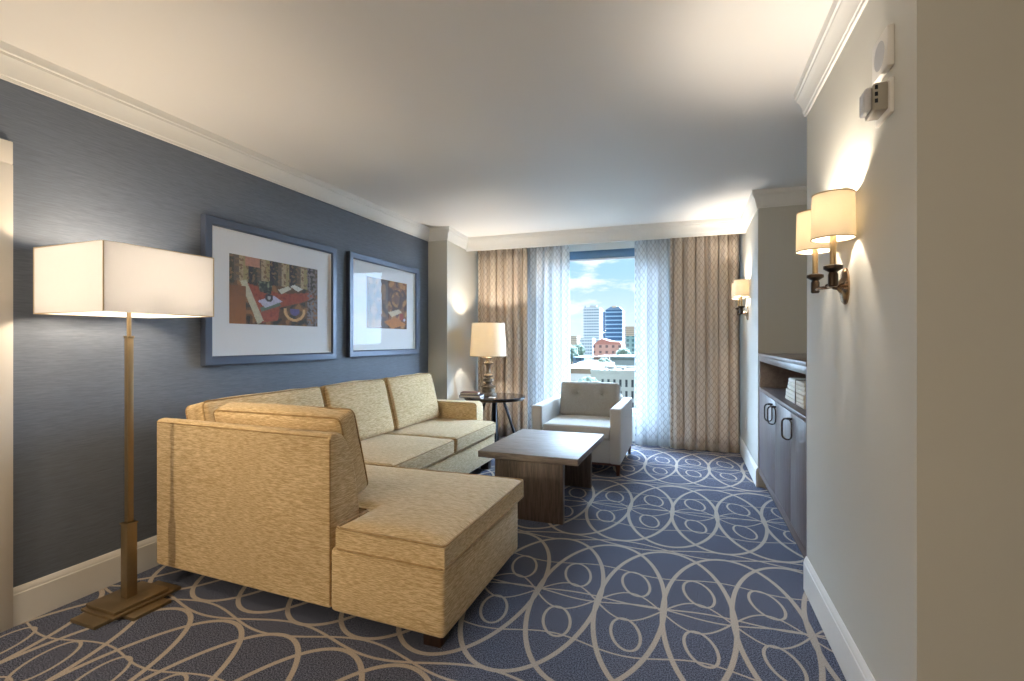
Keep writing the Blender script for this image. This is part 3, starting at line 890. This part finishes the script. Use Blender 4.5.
# ------------------------------------------------------------------ wall sconces
def sconce(label, y, z, xw, watts, s=1.0):
    """two half-round fabric shades on candle stems, z = middle of the wall plate"""
    t_ = thing('wall_sconce', label, 'wall lamp', (xw, y, z))
    bm = BM()
    pr_ = [(0.062, 0.0), (0.062, 0.006), (0.055, 0.012), (0.03, 0.016), (0.012, 0.030), (0.0085, 0.045)]
    rings = []
    for r, d in pr_:
        rings.append([bm.verts.new((xw - d, y + r * math.cos(2 * math.pi * k / 32) * 0.8, z + r * 1.12 * math.sin(2 * math.pi * k / 32))) for k in range(32)])
    for a, b in zip(rings, rings[1:]):
        for k in range(32): bm.faces.new((a[k], a[(k + 1) % 32], b[(k + 1) % 32], b[k]))
    bm.faces.new(rings[0][::-1]); bm.faces.new(rings[-1])
    link('back_plate', bm, M['nickel'], t_)
    for sg in (-1, 1):
        yy = y + sg * 0.132; xs = xw - 0.074
        bm = BM(); tube(bm, [(xw - 0.04, y, z), (xw - 0.06, y + sg * 0.02, z), (xs, y + sg * 0.05, z), (xs, yy, z), ], 0.0065, 10)
        link('arm', bm, M['nickel'], t_)
        bm = BM(); lathe(bm, [(0.012, z - 0.012), (0.016, z - 0.008), (0.016, z + 0.03), (0.013, z + 0.04), (0.020, z + 0.045), (0.031, z + 0.052), (0.031, z + 0.062), (0.022, z + 0.066), (0.012, z + 0.068)], xs, yy, 24)
        link('candle_cup', bm, M['bronze_metal'], t_)
        bm = BM(); lathe(bm, [(0.0105, z + 0.066), (0.0105, z + 0.20)], xs, yy, 20); link('stem', bm, M['brass'], t_)
        drum(xs, yy, 0.069, z + 0.160, 0.066, z + 0.318, t_, M['shade'], 32, 0.002)
        bm = BM()
        for k in range(3):
            a = R(90 + 120 * k); tube(bm, [(xs, yy, z + 0.197), (xs + 0.067 * math.cos(a), yy + 0.067 * math.sin(a), z + 0.197)], 0.0015, 5)
        link('shade_fitter', bm, M['brass'], t_)
        bulb(xs, yy, z + 0.222, t_, 0.014)
        light('sconce_light', (xs - 0.012, yy, z + 0.262), watts, 0.02, t_)


sconce('double candle wall sconce with linen shades on the nearer right-hand wall', 2.19, 1.455, XR, W_SCONCE * 0.34)
sconce('small double candle wall sconce beside the patterned curtain, beyond the niche', 5.42, 1.52, XR, W_SCONCE / 2)

# alarm devices on the right-hand wall
al = thing('ceiling_speaker_plate', 'square white speaker plate high on the right-hand wall', 'speaker', (XR, 1.74, 2.10))
al.name = 'wall_speaker'
bm = BM(); box(bm, XR - 0.018, XR, 1.722, 1.852, 2.052, 2.170, 0.003); link('housing', bm, M['plastic'], al)
bm = BM()
bm_pts = [(XR - 0.0185, 1.787 + 0.042 * math.cos(2 * math.pi * k / 28), 2.111 + 0.042 * math.sin(2 * math.pi * k / 28)) for k in range(28)]
vs = [bm.verts.new(p) for p in bm_pts]; vs2 = [bm.verts.new((p[0] + 0.003, p[1], p[2])) for p in bm_pts]
bm.faces.new(vs); bm.faces.new(vs2[::-1])
for k in range(28): bm.faces.new((vs[k], vs[(k + 1) % 28], vs2[(k + 1) % 28], vs2[k]))
link('grille', bm, M['grille'], al)
sa = thing('fire_alarm_strobe', 'white alarm strobe box mounted below the speaker plate on right wall', 'fire alarm', (XR, 1.78, 1.965))
bm = BM(); box(bm, XR - 0.012, XR, 1.722, 1.845, 1.915, 2.018, 0.003); link('mounting_plate', bm, M['plastic'], sa)
bm = BM(); box(bm, XR - 0.048, XR - 0.012, 1.732, 1.815, 1.928, 2.010, 0.005, 3); link('housing', bm, M['grey_plastic'], sa)
bm = BM(); box(bm, XR - 0.066, XR - 0.048, 1.742, 1.805, 1.934, 2.004, 0.007, 3); link('strobe_lens', bm, M['strobe'], sa)
for k in range(3):
    bm = BM(); box(bm, XR - 0.046, XR - 0.038, 1.7308, 1.7322, 1.950 + k * 0.02, 1.962 + k * 0.02); link('sound_slot', bm, M['black_metal'], sa)
ou = thing('wall_outlet', 'white electrical outlet low on the wall beside the right curtain', 'outlet', (XR, 5.60, 0.40))
bm = BM(); box(bm, XR - 0.006, XR, 5.565, 5.635, 0.345, 0.46, 0.002); link('cover_plate', bm, M['plastic'], ou)
for zz in (0.378, 0.428):
    bm = BM(); box(bm, XR - 0.008, XR - 0.006, 5.583, 5.617, zz - 0.014, zz + 0.014, 0.0005); link('socket', bm, M['plastic'], ou)

# ------------------------------------------------------------------ cabinet in the niche
CY0, CY1, CX = YN0 + 0.012, 4.665, XR + 0.004
cb = thing('niche_cabinet', 'dark walnut cabinet with open shelf above doors built into the niche', 'cabinet', (0.85, 3.75, 0))
bm = BM(); box(bm, CX - 0.006, XN - 0.01, CY0, CY1, 1.118, 1.142, 0.003); link('cabinet_top', bm, M['cab_top'], cb)
bm = BM()
box(bm, CX, XN - 0.01, CY0, CY0 + 0.035, 0.125, 1.118, 0.002); box(bm, CX, XN - 0.01, CY1 - 0.035, CY1, 0.125, 1.118, 0.002)
box(bm, CX, CX + 0.02, CY0 + 0.035, CY1 - 0.035, 1.075, 1.118, 0.002); box(bm, CX, XN - 0.01, CY0 + 0.035, CY1 - 0.035, 0.125, 0.175, 0.002)
link('carcass', bm, M['cab_frame'], cb)
bm = BM(); box(bm, XN - 0.03, XN - 0.012, CY0 + 0.035, CY1 - 0.035, 0.175, 1.118); link('back_panel', bm, M['cab_in'], cb)
bm = BM(); box(bm, CX + 0.002, XN - 0.03, CY0 + 0.035, CY1 - 0.035, 0.832, 0.856, 0.002); link('shelf', bm, M['cab_frame'], cb)
bm = BM(); box(bm, CX + 0.06, XN - 0.03, CY0 + 0.02, CY1 - 0.02, 0.0, 0.125); link('toe_kick', bm, M['cab_in'], cb)
ys = [CY0 + 0.037, CY0 + 0.037 + 0.525, CY1 - 0.037 - 0.575, CY1 - 0.037]
ys = [CY0 + 0.037, 3.30, 3.86, CY1 - 0.037]
for i in range(3):
    y0, y1 = ys[i] + 0.002, ys[i + 1] - 0.002
    bm = BM(); box(bm, CX + 0.001, CX + 0.021, y0, y1, 0.178, 0.829, 0.0015); dr = link('cabinet_door', bm, M['cab_front'], cb)
    hy = {0: y1 - 0.05, 1: y1 - 0.055, 2: y0 + 0.085}[i]
    bm = BM()
    lp = [(CX - 0.006 - (q[0] + 0.029) * 0.72, hy + q[0] * 0.7, q[1] + 0.735) for q in rr_loop(0.058, 0.12, 0.026, 0)]
    tube(bm, lp, 0.005, 8, closed=True); tube(bm, [(CX - 0.027, hy, 0.795), (CX + 0.001, hy, 0.795)], 0.007, 10)
    link('handle', bm, M['chrome'], dr)

# bundle of folded cloths / papers tied with twine on the shelf
tb = thing('tied_paper_bundle', 'stack of cream papers tied with twine lying on the open cabinet shelf', 'paper bundle', (0.72, 3.5, 0.856))
rnd = random.Random(4); zz = 0.8565
for k in range(6):
    t1 = 0.025; dx, dy = rnd.uniform(-0.004, 0.004), rnd.uniform(-0.008, 0.008); sh = 0.022 * k
    bm = BM(); box(bm, 0.625 + dx, 0.83 + dx, 3.22, 3.80 + dy - sh, zz, zz + t1 - 0.001, 0.006, 3)
    link('paper_block', bm, M['paper'], tb); zz += t1
bm = BM()
loop = [(0.617, 3.42, 0.8605), (0.618, 3.42, 0.93), (0.618, 3.42, zz + 0.002), (0.70, 3.42, zz + 0.003), (0.836, 3.42, zz + 0.002), (0.838, 3.42, 0.93), (0.838, 3.42, 0.8605)]
tube(bm, loop, 0.003, 6)
link('twine', bm, M['lamp_wood'], tb)


# ------------------------------------------------------------------ framed pictures
def blend(a, b, f): return tuple(x * (1 - f) + y * f for x, y in zip(a, b))


def inpoly(x, y, P):
    c = False; n = len(P)
    for i in range(n):
        x1, y1 = P[i]; x2, y2 = P[i - 1]
        if (y1 > y) != (y2 > y) and x < (x2 - x1) * (y - y1) / (y2 - y1) + x1: c = not c
    return c


def vcol_mat(name):
    m, t, out = new_mat(name)
    a = t.node('ShaderNodeVertexColor', layer_name='Col').outputs[0]
    g = t.noise(t.coord(), 60, 4, 0.7)
    principled(t, out, t.mix(t.m('MULTIPLY', t.step(g, 0.3, 0.7), 0.25), a, (0.05, 0.04, 0.04)), 0.7)
    return m


M['print'] = vcol_mat('photographic_print')


def still_life_desk(u, v):
    """a cluttered red writing desk seen from above: u right, v up, both 0..1"""
    n = mnoise.noise(Vector((u * 14, v * 9, 1))); n2 = mnoise.noise(Vector((u * 32, v * 24, 5)))
    c = srgb(96, 70, 48)
    if n > 0.18: c = srgb(140, 98, 62)
    if n < -0.22: c = srgb(52, 48, 42)
    if v > 0.62:
        k = int(u * 22); q = (k * 37 % 11) / 11
        c = [srgb(60, 60, 52), srgb(150, 138, 96), srgb(96, 84, 70), srgb(44, 42, 50), srgb(170, 150, 120)][k * 7 % 5]
        if n2 > 0.2: c = srgb(120, 96, 70)
        if v > 0.86 and 0.15 < u < 0.3: c = srgb(176, 128, 110)
    desk = [(0.14, 0.62), (0.52, 0.50), (0.92, 0.58), (0.95, 0.50), (0.80, 0.40), (0.52, 0.28), (0.50, 0.08), (0.30, 0.02), (0.26, 0.34)]
    if inpoly(u, v, desk): c = blend(srgb(164, 84, 58), srgb(128, 58, 44), 0.5 + n2)
    if inpoly(u, v, [(0.10, 0.62), (0.16, 0.66), (0.34, 0.06), (0.28, 0.0)]): c = srgb(190, 184, 158)
    if inpoly(u, v, [(0.30, 0.26), (0.52, 0.36), (0.53, 0.31), (0.32, 0.20)]): c = srgb(92, 108, 92)
    if inpoly(u, v, [(0.28, 0.36), (0.46, 0.46), (0.55, 0.38), (0.36, 0.26)]): c = srgb(186, 184, 204)
    if math.hypot((u - 0.40), (v - 0.42) * 0.7) < 0.045: c = srgb(60, 56, 60)
    if math.hypot((u - 0.40), (v - 0.42) * 0.7) < 0.02: c = srgb(170, 170, 170)
    if inpoly(u, v, [(0.28, 0.66), (0.44, 0.68), (0.42, 0.48), (0.30, 0.50)]): c = blend(srgb(44, 50, 46), srgb(120, 124, 100), max(0, n2 * 2))
    if inpoly(u, v, [(0.50, 0.56), (0.62, 0.64), (0.66, 0.60), (0.54, 0.50)]): c = srgb(196, 194, 176)
    if inpoly(u, v, [(0.64, 0.64), (0.70, 0.68), (0.80, 0.62), (0.74, 0.57)]): c = srgb(206, 206, 196)
    if v < 0.28 and 0.52 < u < 0.86:
        d = math.hypot(u - 0.7, (v - 0.24) * 0.8)
        if 0.10 < d < 0.135: c = srgb(204, 160, 110)
        if d < 0.06: c = srgb(92, 84, 130)
    if u < 0.16 and v < 0.55: c = blend(srgb(150, 96, 50), srgb(110, 68, 38), v * 1.6)
    if u > 0.86 and n2 > 0: c = srgb(120, 110, 112)
    return blend(c, (0.02, 0.02, 0.02), 0.25 * max(0, -n2))


def still_life_shop(u, v):
    n = mnoise.noise(Vector((u * 9, v * 7, 11))); n2 = mnoise.noise(Vector((u * 30, v * 26, 15)))
    c = srgb(128, 84, 52)
    if n > 0.12: c = srgb(176, 128, 78)
    if n < -0.12: c = srgb(74, 48, 38)
    if u < 0.5: c = blend(c, srgb(116, 108, 108), 0.5)
    d = math.hypot(u - 0.72, (v - 0.62) * 0.8)
    if 0.13 < d < 0.17: c = srgb(82, 56, 44)
    if d < 0.08: c = srgb(112, 78, 58)
    if inpoly(u, v, [(0.5, 0.34), (0.78, 0.42), (0.86, 0.36), (0.6, 0.24)]): c = srgb(206, 190, 160)
    if inpoly(u, v, [(0.4, 0.14), (0.7, 0.24), (0.98, 0.1), (0.6, 0.0)]): c = srgb(186, 118, 60)
    if 0.80 < u < 0.90 and 0.2 < v < 0.34: c = srgb(150, 62, 48)
    if math.hypot(u - 0.93, v - 0.2) < 0.03: c = srgb(200, 200, 210)
    return blend(c, (0.02, 0.02, 0.02), 0.3 * max(0, -n2))


def picture(label, y0, y1, z0, z1, py0, py1, pz0, pz1, fn):
    t_ = thing('framed_picture', label, 'picture', (XL, (y0 + y1) / 2, z0))
    xf = XL + 0.040; fw = 0.058
    bm = BM()
    # mitred frame: sweep a bevelled profile round the rectangle
    pr_ = [(0, XL + 0.002), (0, xf - 0.003), (0.004, xf), (fw - 0.012, xf), (fw - 0.004, xf - 0.008), (fw, xf - 0.012), (fw, XL + 0.002)]
    cs = [(y0, z0, 1, 1), (y1, z0, -1, 1), (y1, z1, -1, -1), (y0, z1, 1, -1)]
    rows = [[bm.verts.new((x, a + sa_ * o, b + sb * o)) for o, x in pr_] for a, b, sa_, sb in cs]
    k = len(pr_)
    for i in range(4):
        A, B = rows[i], rows[(i + 1) % 4]
        for j in range(k): bm.faces.new((A[j], A[(j + 1) % k], B[(j + 1) % k], B[j]))
    link('frame', bm, M['frame'], t_, ang=20)
    bm = BM()
    pr_ = [(fw, xf - 0.012), (fw + 0.006, xf - 0.013), (fw + 0.006, XL + 0.018), (fw, XL + 0.018)]
    rows = [[bm.verts.new((x, a + sa_ * q, b + sb * q)) for q, x in pr_] for a, b, sa_, sb in cs]
    for i in range(4):
        A, B = rows[i], rows[(i + 1) % 4]
        for j in range(4): bm.faces.new((A[j], A[(j + 1) % 4], B[(j + 1) % 4], B[j]))
    link('inner_fillet', bm, M['card'], t_, ang=20)
    bm = BM(); box(bm, XL + 0.003, XL + 0.014, y0 + 0.02, y1 - 0.02, z0 + 0.02, z1 - 0.02); link('mat_board', bm, M['mat'], t_, smooth=False)
    # the print itself: a fine sheet of coloured cells
    bm = BM(); cl_ = bm.loops.layers.float_color.new('Col'); NX, NZ = 120, 72
    g = [[bm.verts.new((XL + 0.0148, py0 + (py1 - py0) * i / NX, pz0 + (pz1 - pz0) * j / NZ)) for i in range(NX + 1)] for j in range(NZ + 1)]
    for j in range(NZ):
        for i in range(NX):
            f = bm.faces.new((g[j][i], g[j][i + 1], g[j + 1][i + 1], g[j + 1][i])); c = tuple(1.15 * q for q in fn((i + .5) / NX, (j + .5) / NZ))
            for lp in f.loops: lp[cl_] = (*c, 1)
    link('print', bm, M['print'], t_, smooth=False)
    bm = BM(); box(bm, XL + 0.0205, XL + 0.0225, y0 + fw - 0.002, y1 - fw + 0.002, z0 + fw - 0.002, z1 - fw + 0.002); link('glass_pane', bm, M['pic_glass'], t_, smooth=False)


picture('framed print of a cluttered red writing desk, the picture nearer the floor lamp', 2.20, 3.393, 1.095, 2.018, 2.388, 3.192, 1.36, 1.812, still_life_desk)
picture('framed brown toned still life print, the picture nearer the window', 3.561, 4.723, 1.105, 2.022, 3.831, 4.519, 1.367, 1.841, still_life_shop)


# ------------------------------------------------------------------ fill lamps added unseen behind the camera to light the near sofa
def fill_ceiling_light(label, x, y, watts):  # added ceiling fixture, out of view, for extra fill light
    t_ = thing('fill_ceiling_light', label, 'fill lamp', (x, y, ZC), group=None)
    bm = BM(); lathe(bm, [(0.19, ZC - 0.03), (0.20, ZC - 0.025), (0.20, ZC - 0.001), (0.1, ZC - 0.001)], x, y, 40); link('canopy', bm, M['brass'], t_)
    bm = BM(); lathe(bm, [(0.02, ZC - 0.095), (0.08, ZC - 0.088), (0.14, ZC - 0.068), (0.18, ZC - 0.031)], x, y, 40); link('fill_diffuser', bm, M['fill_diffuser'], t_)
    ld = bpy.data.lights.new('fill_dome_light', 'POINT'); ld.shadow_soft_size = 0.10; ld.energy = watts; ld.color = (1, 0.80, 0.56)
    o = bpy.data.objects.new('fill_dome_light', ld); COL.objects.link(o); o.parent = t_; o.location = (0, 0, -0.35)


PX, PY = -2.2, -1.4
pn = thing('fill_pendant', 'added fill light, unseen globe pendant behind the camera near the left wall', 'pendant lamp', (PX, PY, ZC))  # pendant added out of view to brighten the sofa's near side
bm = BM(); tube(bm, [(PX, PY, ZC - 0.001), (PX, PY, 1.74)], 0.006); lathe(bm, [(0.05, ZC - 0.02), (0.055, ZC - 0.001)], PX, PY, 24); link('rod', bm, M['brass'], pn)
bm = BM(); bmesh.ops.create_uvsphere(bm, u_segments=24, v_segments=16, radius=0.075); bmesh.ops.translate(bm, verts=bm.verts, vec=(PX, PY, 1.67)); link('fill_globe', bm, M['fill_diffuser'], pn)
bm = BM(); tube(bm, [(PX, PY, 1.45), (PX, PY, 1.60)], 0.004, 6); link('pull_cord', bm, M['brass'], pn)
lo = light('fill_pendant_light', (PX, PY, 1.50), W_FILL, 0.06, pn, (1, 0.80, 0.56)); lo.location.z = 1.52 - ZC

fill_ceiling_light('added fill light, unseen brass rimmed dome on the ceiling behind the camera', -0.6, -1.6, W_FILL * 0.08)


# ------------------------------------------------------------------ the city outside
cT, sT = math.cos(R(19.55)), math.sin(R(19.55))


def at(u, v, Y):
    """point of the distant plane y = Y seen at photo position u, v (used to survey the skyline)"""
    a = (u - 512) / 495; b = (340.5 - v) / 495; k = Y / (a * sT + cT)
    return ((a * cT - sT) * k, CAM_H + b * k)


def facade(name, wall, win_, fx, fz, wx=0.5, wz=0.5, rough=0.6, slab=None):
    m, t, out = new_mat(name)
    x, y, z = t.xyz(t.node('ShaderNodeNewGeometry').outputs['Position'])
    h_ = t.m('ADD', x, y)
    a = t.m('LESS_THAN', t.m('FRACT', t.m('MULTIPLY', h_, 1 / fx)), wx); b = t.m('LESS_THAN', t.m('FRACT', t.m('MULTIPLY', z, 1 / fz)), wz)
    nz = t.m('ABSOLUTE', t.xyz(t.node('ShaderNodeNewGeometry').outputs['Normal'])[2])
    k = t.m('MULTIPLY', t.m('MULTIPLY', a, b), t.m('LESS_THAN', nz, 0.5))
    nn = t.noise(t.coord(), 0.2, 3)
    principled(t, out, t.mix(k, t.mix(nn, tuple(q * 0.9 for q in wall), wall), win_), rough)
    return m


GZ = -48.0
bm = BM()
v_ = [bm.verts.new(p) for p in ((-4000, 12, GZ), (4000, 12, GZ), (4000, 7000, GZ), (-4000, 7000, GZ))]; bm.faces.new(v_)
m, t, out = new_mat('city_ground')
gn = t.noise(t.coord(), 0.02, 5); principled(t, out, t.mix(t.step(gn, 0.4, 0.6), srgb(66, 74, 66), srgb(104, 100, 94)), 0.9)
g_ = link('ground', bm, m, smooth=False); g_['kind'] = 'structure'


def building(label, u0, u1, v, Y, depth, mat, name='office_building', cat='building', roof=None, extra=None):
    x0, z = at(u0, v, Y); x1, _ = at(u1, v, Y)
    t_ = thing(name, label, cat, ((x0 + x1) / 2, Y, GZ))
    bm = BM(); box(bm, x0, x1, Y, Y + depth, GZ, z); link('wall', bm, mat, t_, smooth=False)
    if roof:
        e = (x1 - x0) * 0.03
        bm = BM(); box(bm, x0 - e, x1 + e, Y - e, Y + depth + e, z, z + roof[0]); link('roof', bm, roof[1], t_, smooth=False)
    if extra: extra(t_, x0, x1, z, Y, depth)
    return t_


Mr = lambda n, c: plain(n, c, 0.8, var=0.1, scale=0.3)
roof_w = Mr('pale_roof', srgb(112, 110, 106)); roof_g = Mr('grey_green_roof', srgb(86, 95, 93)); roof_t = Mr('tan_roof', srgb(116, 98, 80)); roof_b = Mr('brown_roof', srgb(98, 80, 70))
f_white = facade('white_tower_face', srgb(190, 192, 194), srgb(96, 112, 126), 3.4, 4.0, 0.78, 0.38)
f_blue = facade('blue_glass_tower_face', srgb(40, 68, 96), srgb(120, 142, 156), 400, 6.2, 1.0, 0.3, 0.7)
f_teal = facade('teal_tower_face', srgb(96, 140, 140), srgb(48, 92, 96), 5.0, 4.5, 0.5, 0.6, 0.3)
f_pink = facade('pink_brick_face', srgb(190, 140, 126), srgb(110, 84, 82), 5.5, 5.0, 0.4, 0.45)
f_tan = facade('tan_block_face', srgb(184, 162, 140), srgb(140, 124, 110), 6, 4.2, 1.0, 0.35)
f_grey = facade('grey_block_face', srgb(88, 108, 128), srgb(50, 70, 90), 6, 4.5, 0.7, 0.5)
f_plain = Mr('white_wall_face', srgb(176, 173, 168))
win_dark = plain('dark_window_glass', srgb(52, 56, 62), 0.3, var=0.1)  # one dark colour for the small window panes


def mast(t_, x0, x1, z, Y, d):
    bm = BM(); w_ = (x1 - x0)
    box(bm, x0 + w_ * 0.06, x0 + w_ * 0.10, Y + 2, Y + 3, z, z + w_ * 0.12); link('antenna', bm, f_grey, t_, smooth=False)
    bm = BM(); box(bm, x1 - w_ * 0.14, x1 - w_ * 0.09, Y + 2, Y + 3, z, z + w_ * 0.10); link('antenna', bm, f_grey, t_, smooth=False)
    bm = BM(); box(bm, x0 + w_ * 0.35, x0 + w_ * 0.8, Y + 5, Y + 15, z, z + 3.0); link('plant_room', bm, f_plain, t_, smooth=False)


building('tall white high-rise with horizontal floor bands seen through the window', 583.5, 599.5, 307.5, 700, 30, f_white, 'high_rise', extra=mast)


def crown_top(t_, x0, x1, z, Y, d):
    bm = BM(); w_ = x1 - x0
    A = [bm.verts.new((x, y, z)) for x, y in ((x0, Y), (x1, Y), (x1, Y + d), (x0, Y + d))]
    B = [bm.verts.new((x, y, z + 5.0)) for x, y in ((x0 + w_ * .3, Y + 3), (x1 - w_ * .22, Y + 3), (x1 - w_ * .22, Y + d - 6), (x0 + w_ * .3, Y + d - 6))]
    bm.faces.new(B)
    for k in range(4): bm.faces.new((A[k], A[(k + 1) % 4], B[(k + 1) % 4], B[k]))
    link('sloped_crown', bm, f_grey, t_, smooth=False)
    bm = BM(); box(bm, x0 + w_ * .38, x0 + w_ * .62, Y + 2.0, Y + 9, z + 0.6, z + 6.2); link('plant_room', bm, f_tan, t_, smooth=False)


building('dark blue glass high-rise right of the white one, with sloped crown', 605.5, 622.3, 310.0, 760, 34, f_blue, 'high_rise', extra=crown_top)
building('narrow dark blue slab filling the gap between the two high-rises', 599.6, 605.4, 312.0, 790, 20, plain('deep_blue_curtain_wall', srgb(38, 64, 90), 0.3), 'high_rise')
building('distant tan block right of the dark blue high-rise', 622.5, 640, 326.5, 1000, 60, f_tan, 'apartment_building')
building('teal glass office block near the right sheer curtain', 626, 645, 336, 480, 30, f_teal)


def gable(t_, x0, x1, z, Y, d):
    bm = BM()
    prism(bm, [(x0, z), (x1, z), (x1 - (x1 - x0) * 0.05, z + 2.2), (x0 + (x1 - x0) * 0.62, z + 2.8), (x0 + (x1 - x0) * 0.3, z + 5.2)], 'y', Y, Y + d)
    link('gabled_roof', bm, Mr('pink_tile_roof', srgb(176, 116, 104)), t_, smooth=False)


building('pink brick building with gabled roof below the high-rises', 593, 621.5, 344.5, 430, 26, f_pink, 'brick_building', extra=gable)
building('white low block under the white high-rise, behind the pink building', 580, 592.5, 338, 640, 20, f_white, 'apartment_building')
building('low brown-roofed block in front of the pink building', 594, 608.5, 359, 330, 45, Mr('brown_brick', srgb(124, 104, 94)), 'warehouse', roof=(1.5, roof_b))
building('long grey-green roofed hall behind the white building with dark windows', 611.5, 650, 360, 300, 50, Mr('grey_render', srgb(124, 130, 130)), 'warehouse', roof=(2.0, roof_g))
building('blue-grey office block low at the left side of the window view', 573, 584, 357, 360, 30, f_grey)
building('pale low block at left, in front of the blue-grey block', 577, 594, 364.5, 286, 36, f_tan, 'warehouse', roof=(1.2, roof_w))
building('small white block low in the window view, left of brown-roofed block', 585, 594, 357, 396, 20, f_plain, 'warehouse')
building('wide tan flat-roofed building just beyond the armchair\'s left side', 555, 592, 373, 190, 60, f_plain, 'warehouse', roof=(2.0, roof_t))
building('pale grey tower block seen through the left sheer curtain', 545, 563, 346, 520, 30, f_white, 'apartment_building')
building('far pale block on the skyline beyond the trees, left in the window', 570.5, 577, 336, 900, 30, f_tan, 'apartment_building')


def holes(t_, x0, x1, z, Y, d):
    nC, nR = 9, 9; Wd = x1 - x0; H_ = 3.35
    me = None
    for r in range(nR):
        for c in range(nC):
            xx = x0 + Wd * (0.17 + 0.79 * c / (nC - 0.6)); zz_ = z - 1.9 - r * H_
            if me is None:
                bm = BM(); box(bm, 0, Wd * 0.036, -0.05, 0.35, -2.2, 0)
                o = link('window', bm, win_dark, t_, world=False, smooth=False); me = o
            else:
                o = me.copy(); COL.objects.link(o); o.parent = t_
            o.location = (xx - t_.location.x, 0, zz_ - t_.location.z)
    bm = BM(); box(bm, x0 - 0.1, x1 + 0.1, Y - 0.3, Y + 0.5, z, z + 0.9); box(bm, x0, x1, Y + d - 0.5, Y + d, z, z + 0.9); link('parapet', bm, f_plain, t_, smooth=False)
    bm = BM(); box(bm, x0 + Wd * 0.24, x0 + Wd * 0.34, Y + 4, Y + 8, z, z + 1.8); box(bm, x0 + Wd * 0.44, x0 + Wd * 0.5, Y + 6, Y + 9, z, z + 1.4); link('roof_vent', bm, roof_w, t_, smooth=False)


building('white building with a grid of small dark windows behind the armchair', 591, 655, 372.5, 150, 26, f_plain, 'office_building', extra=holes)


def tree(label, u, v, Y, r, seed):
    x, z = at(u, v, Y); t_ = thing('tree', label, 'tree', (x, Y, GZ)); rnd = random.Random(seed)
    bm = BM(); bmesh.ops.create_icosphere(bm, subdivisions=4, radius=r)
    for q in bm.verts:
        q.co *= 1 + 0.28 * mnoise.noise(q.co * (2.2 / r) + Vector((seed, 0, 0))) + 0.12 * mnoise.noise(q.co * (6 / r)); q.co += Vector((x, Y, z - r))
    link('crown', bm, M['leaf'], t_)
    bm = BM(); tube(bm, [(x, Y, GZ), (x, Y, z - r * 1.4)], r * 0.1, 8); link('trunk', bm, M['espresso'], t_)


M['leaf'] = plain('foliage', srgb(96, 108, 94), 0.9, var=0.4, scale=0.6)
tree('round green tree left of the white high-rise', 578.5, 344, 420, 5.5, 1)
tree('dark green tree at the skyline\'s left, beside the left sheer', 571, 346, 400, 6, 2)
tree('green tree between the pink building and the teal block', 623, 348, 400, 6, 3)
tree('low green tree in front of the pink building', 604, 358, 272, 3.6, 4)
tree('green tree standing left of the white building with dark windows', 588.5, 378, 140, 4.0, 5)
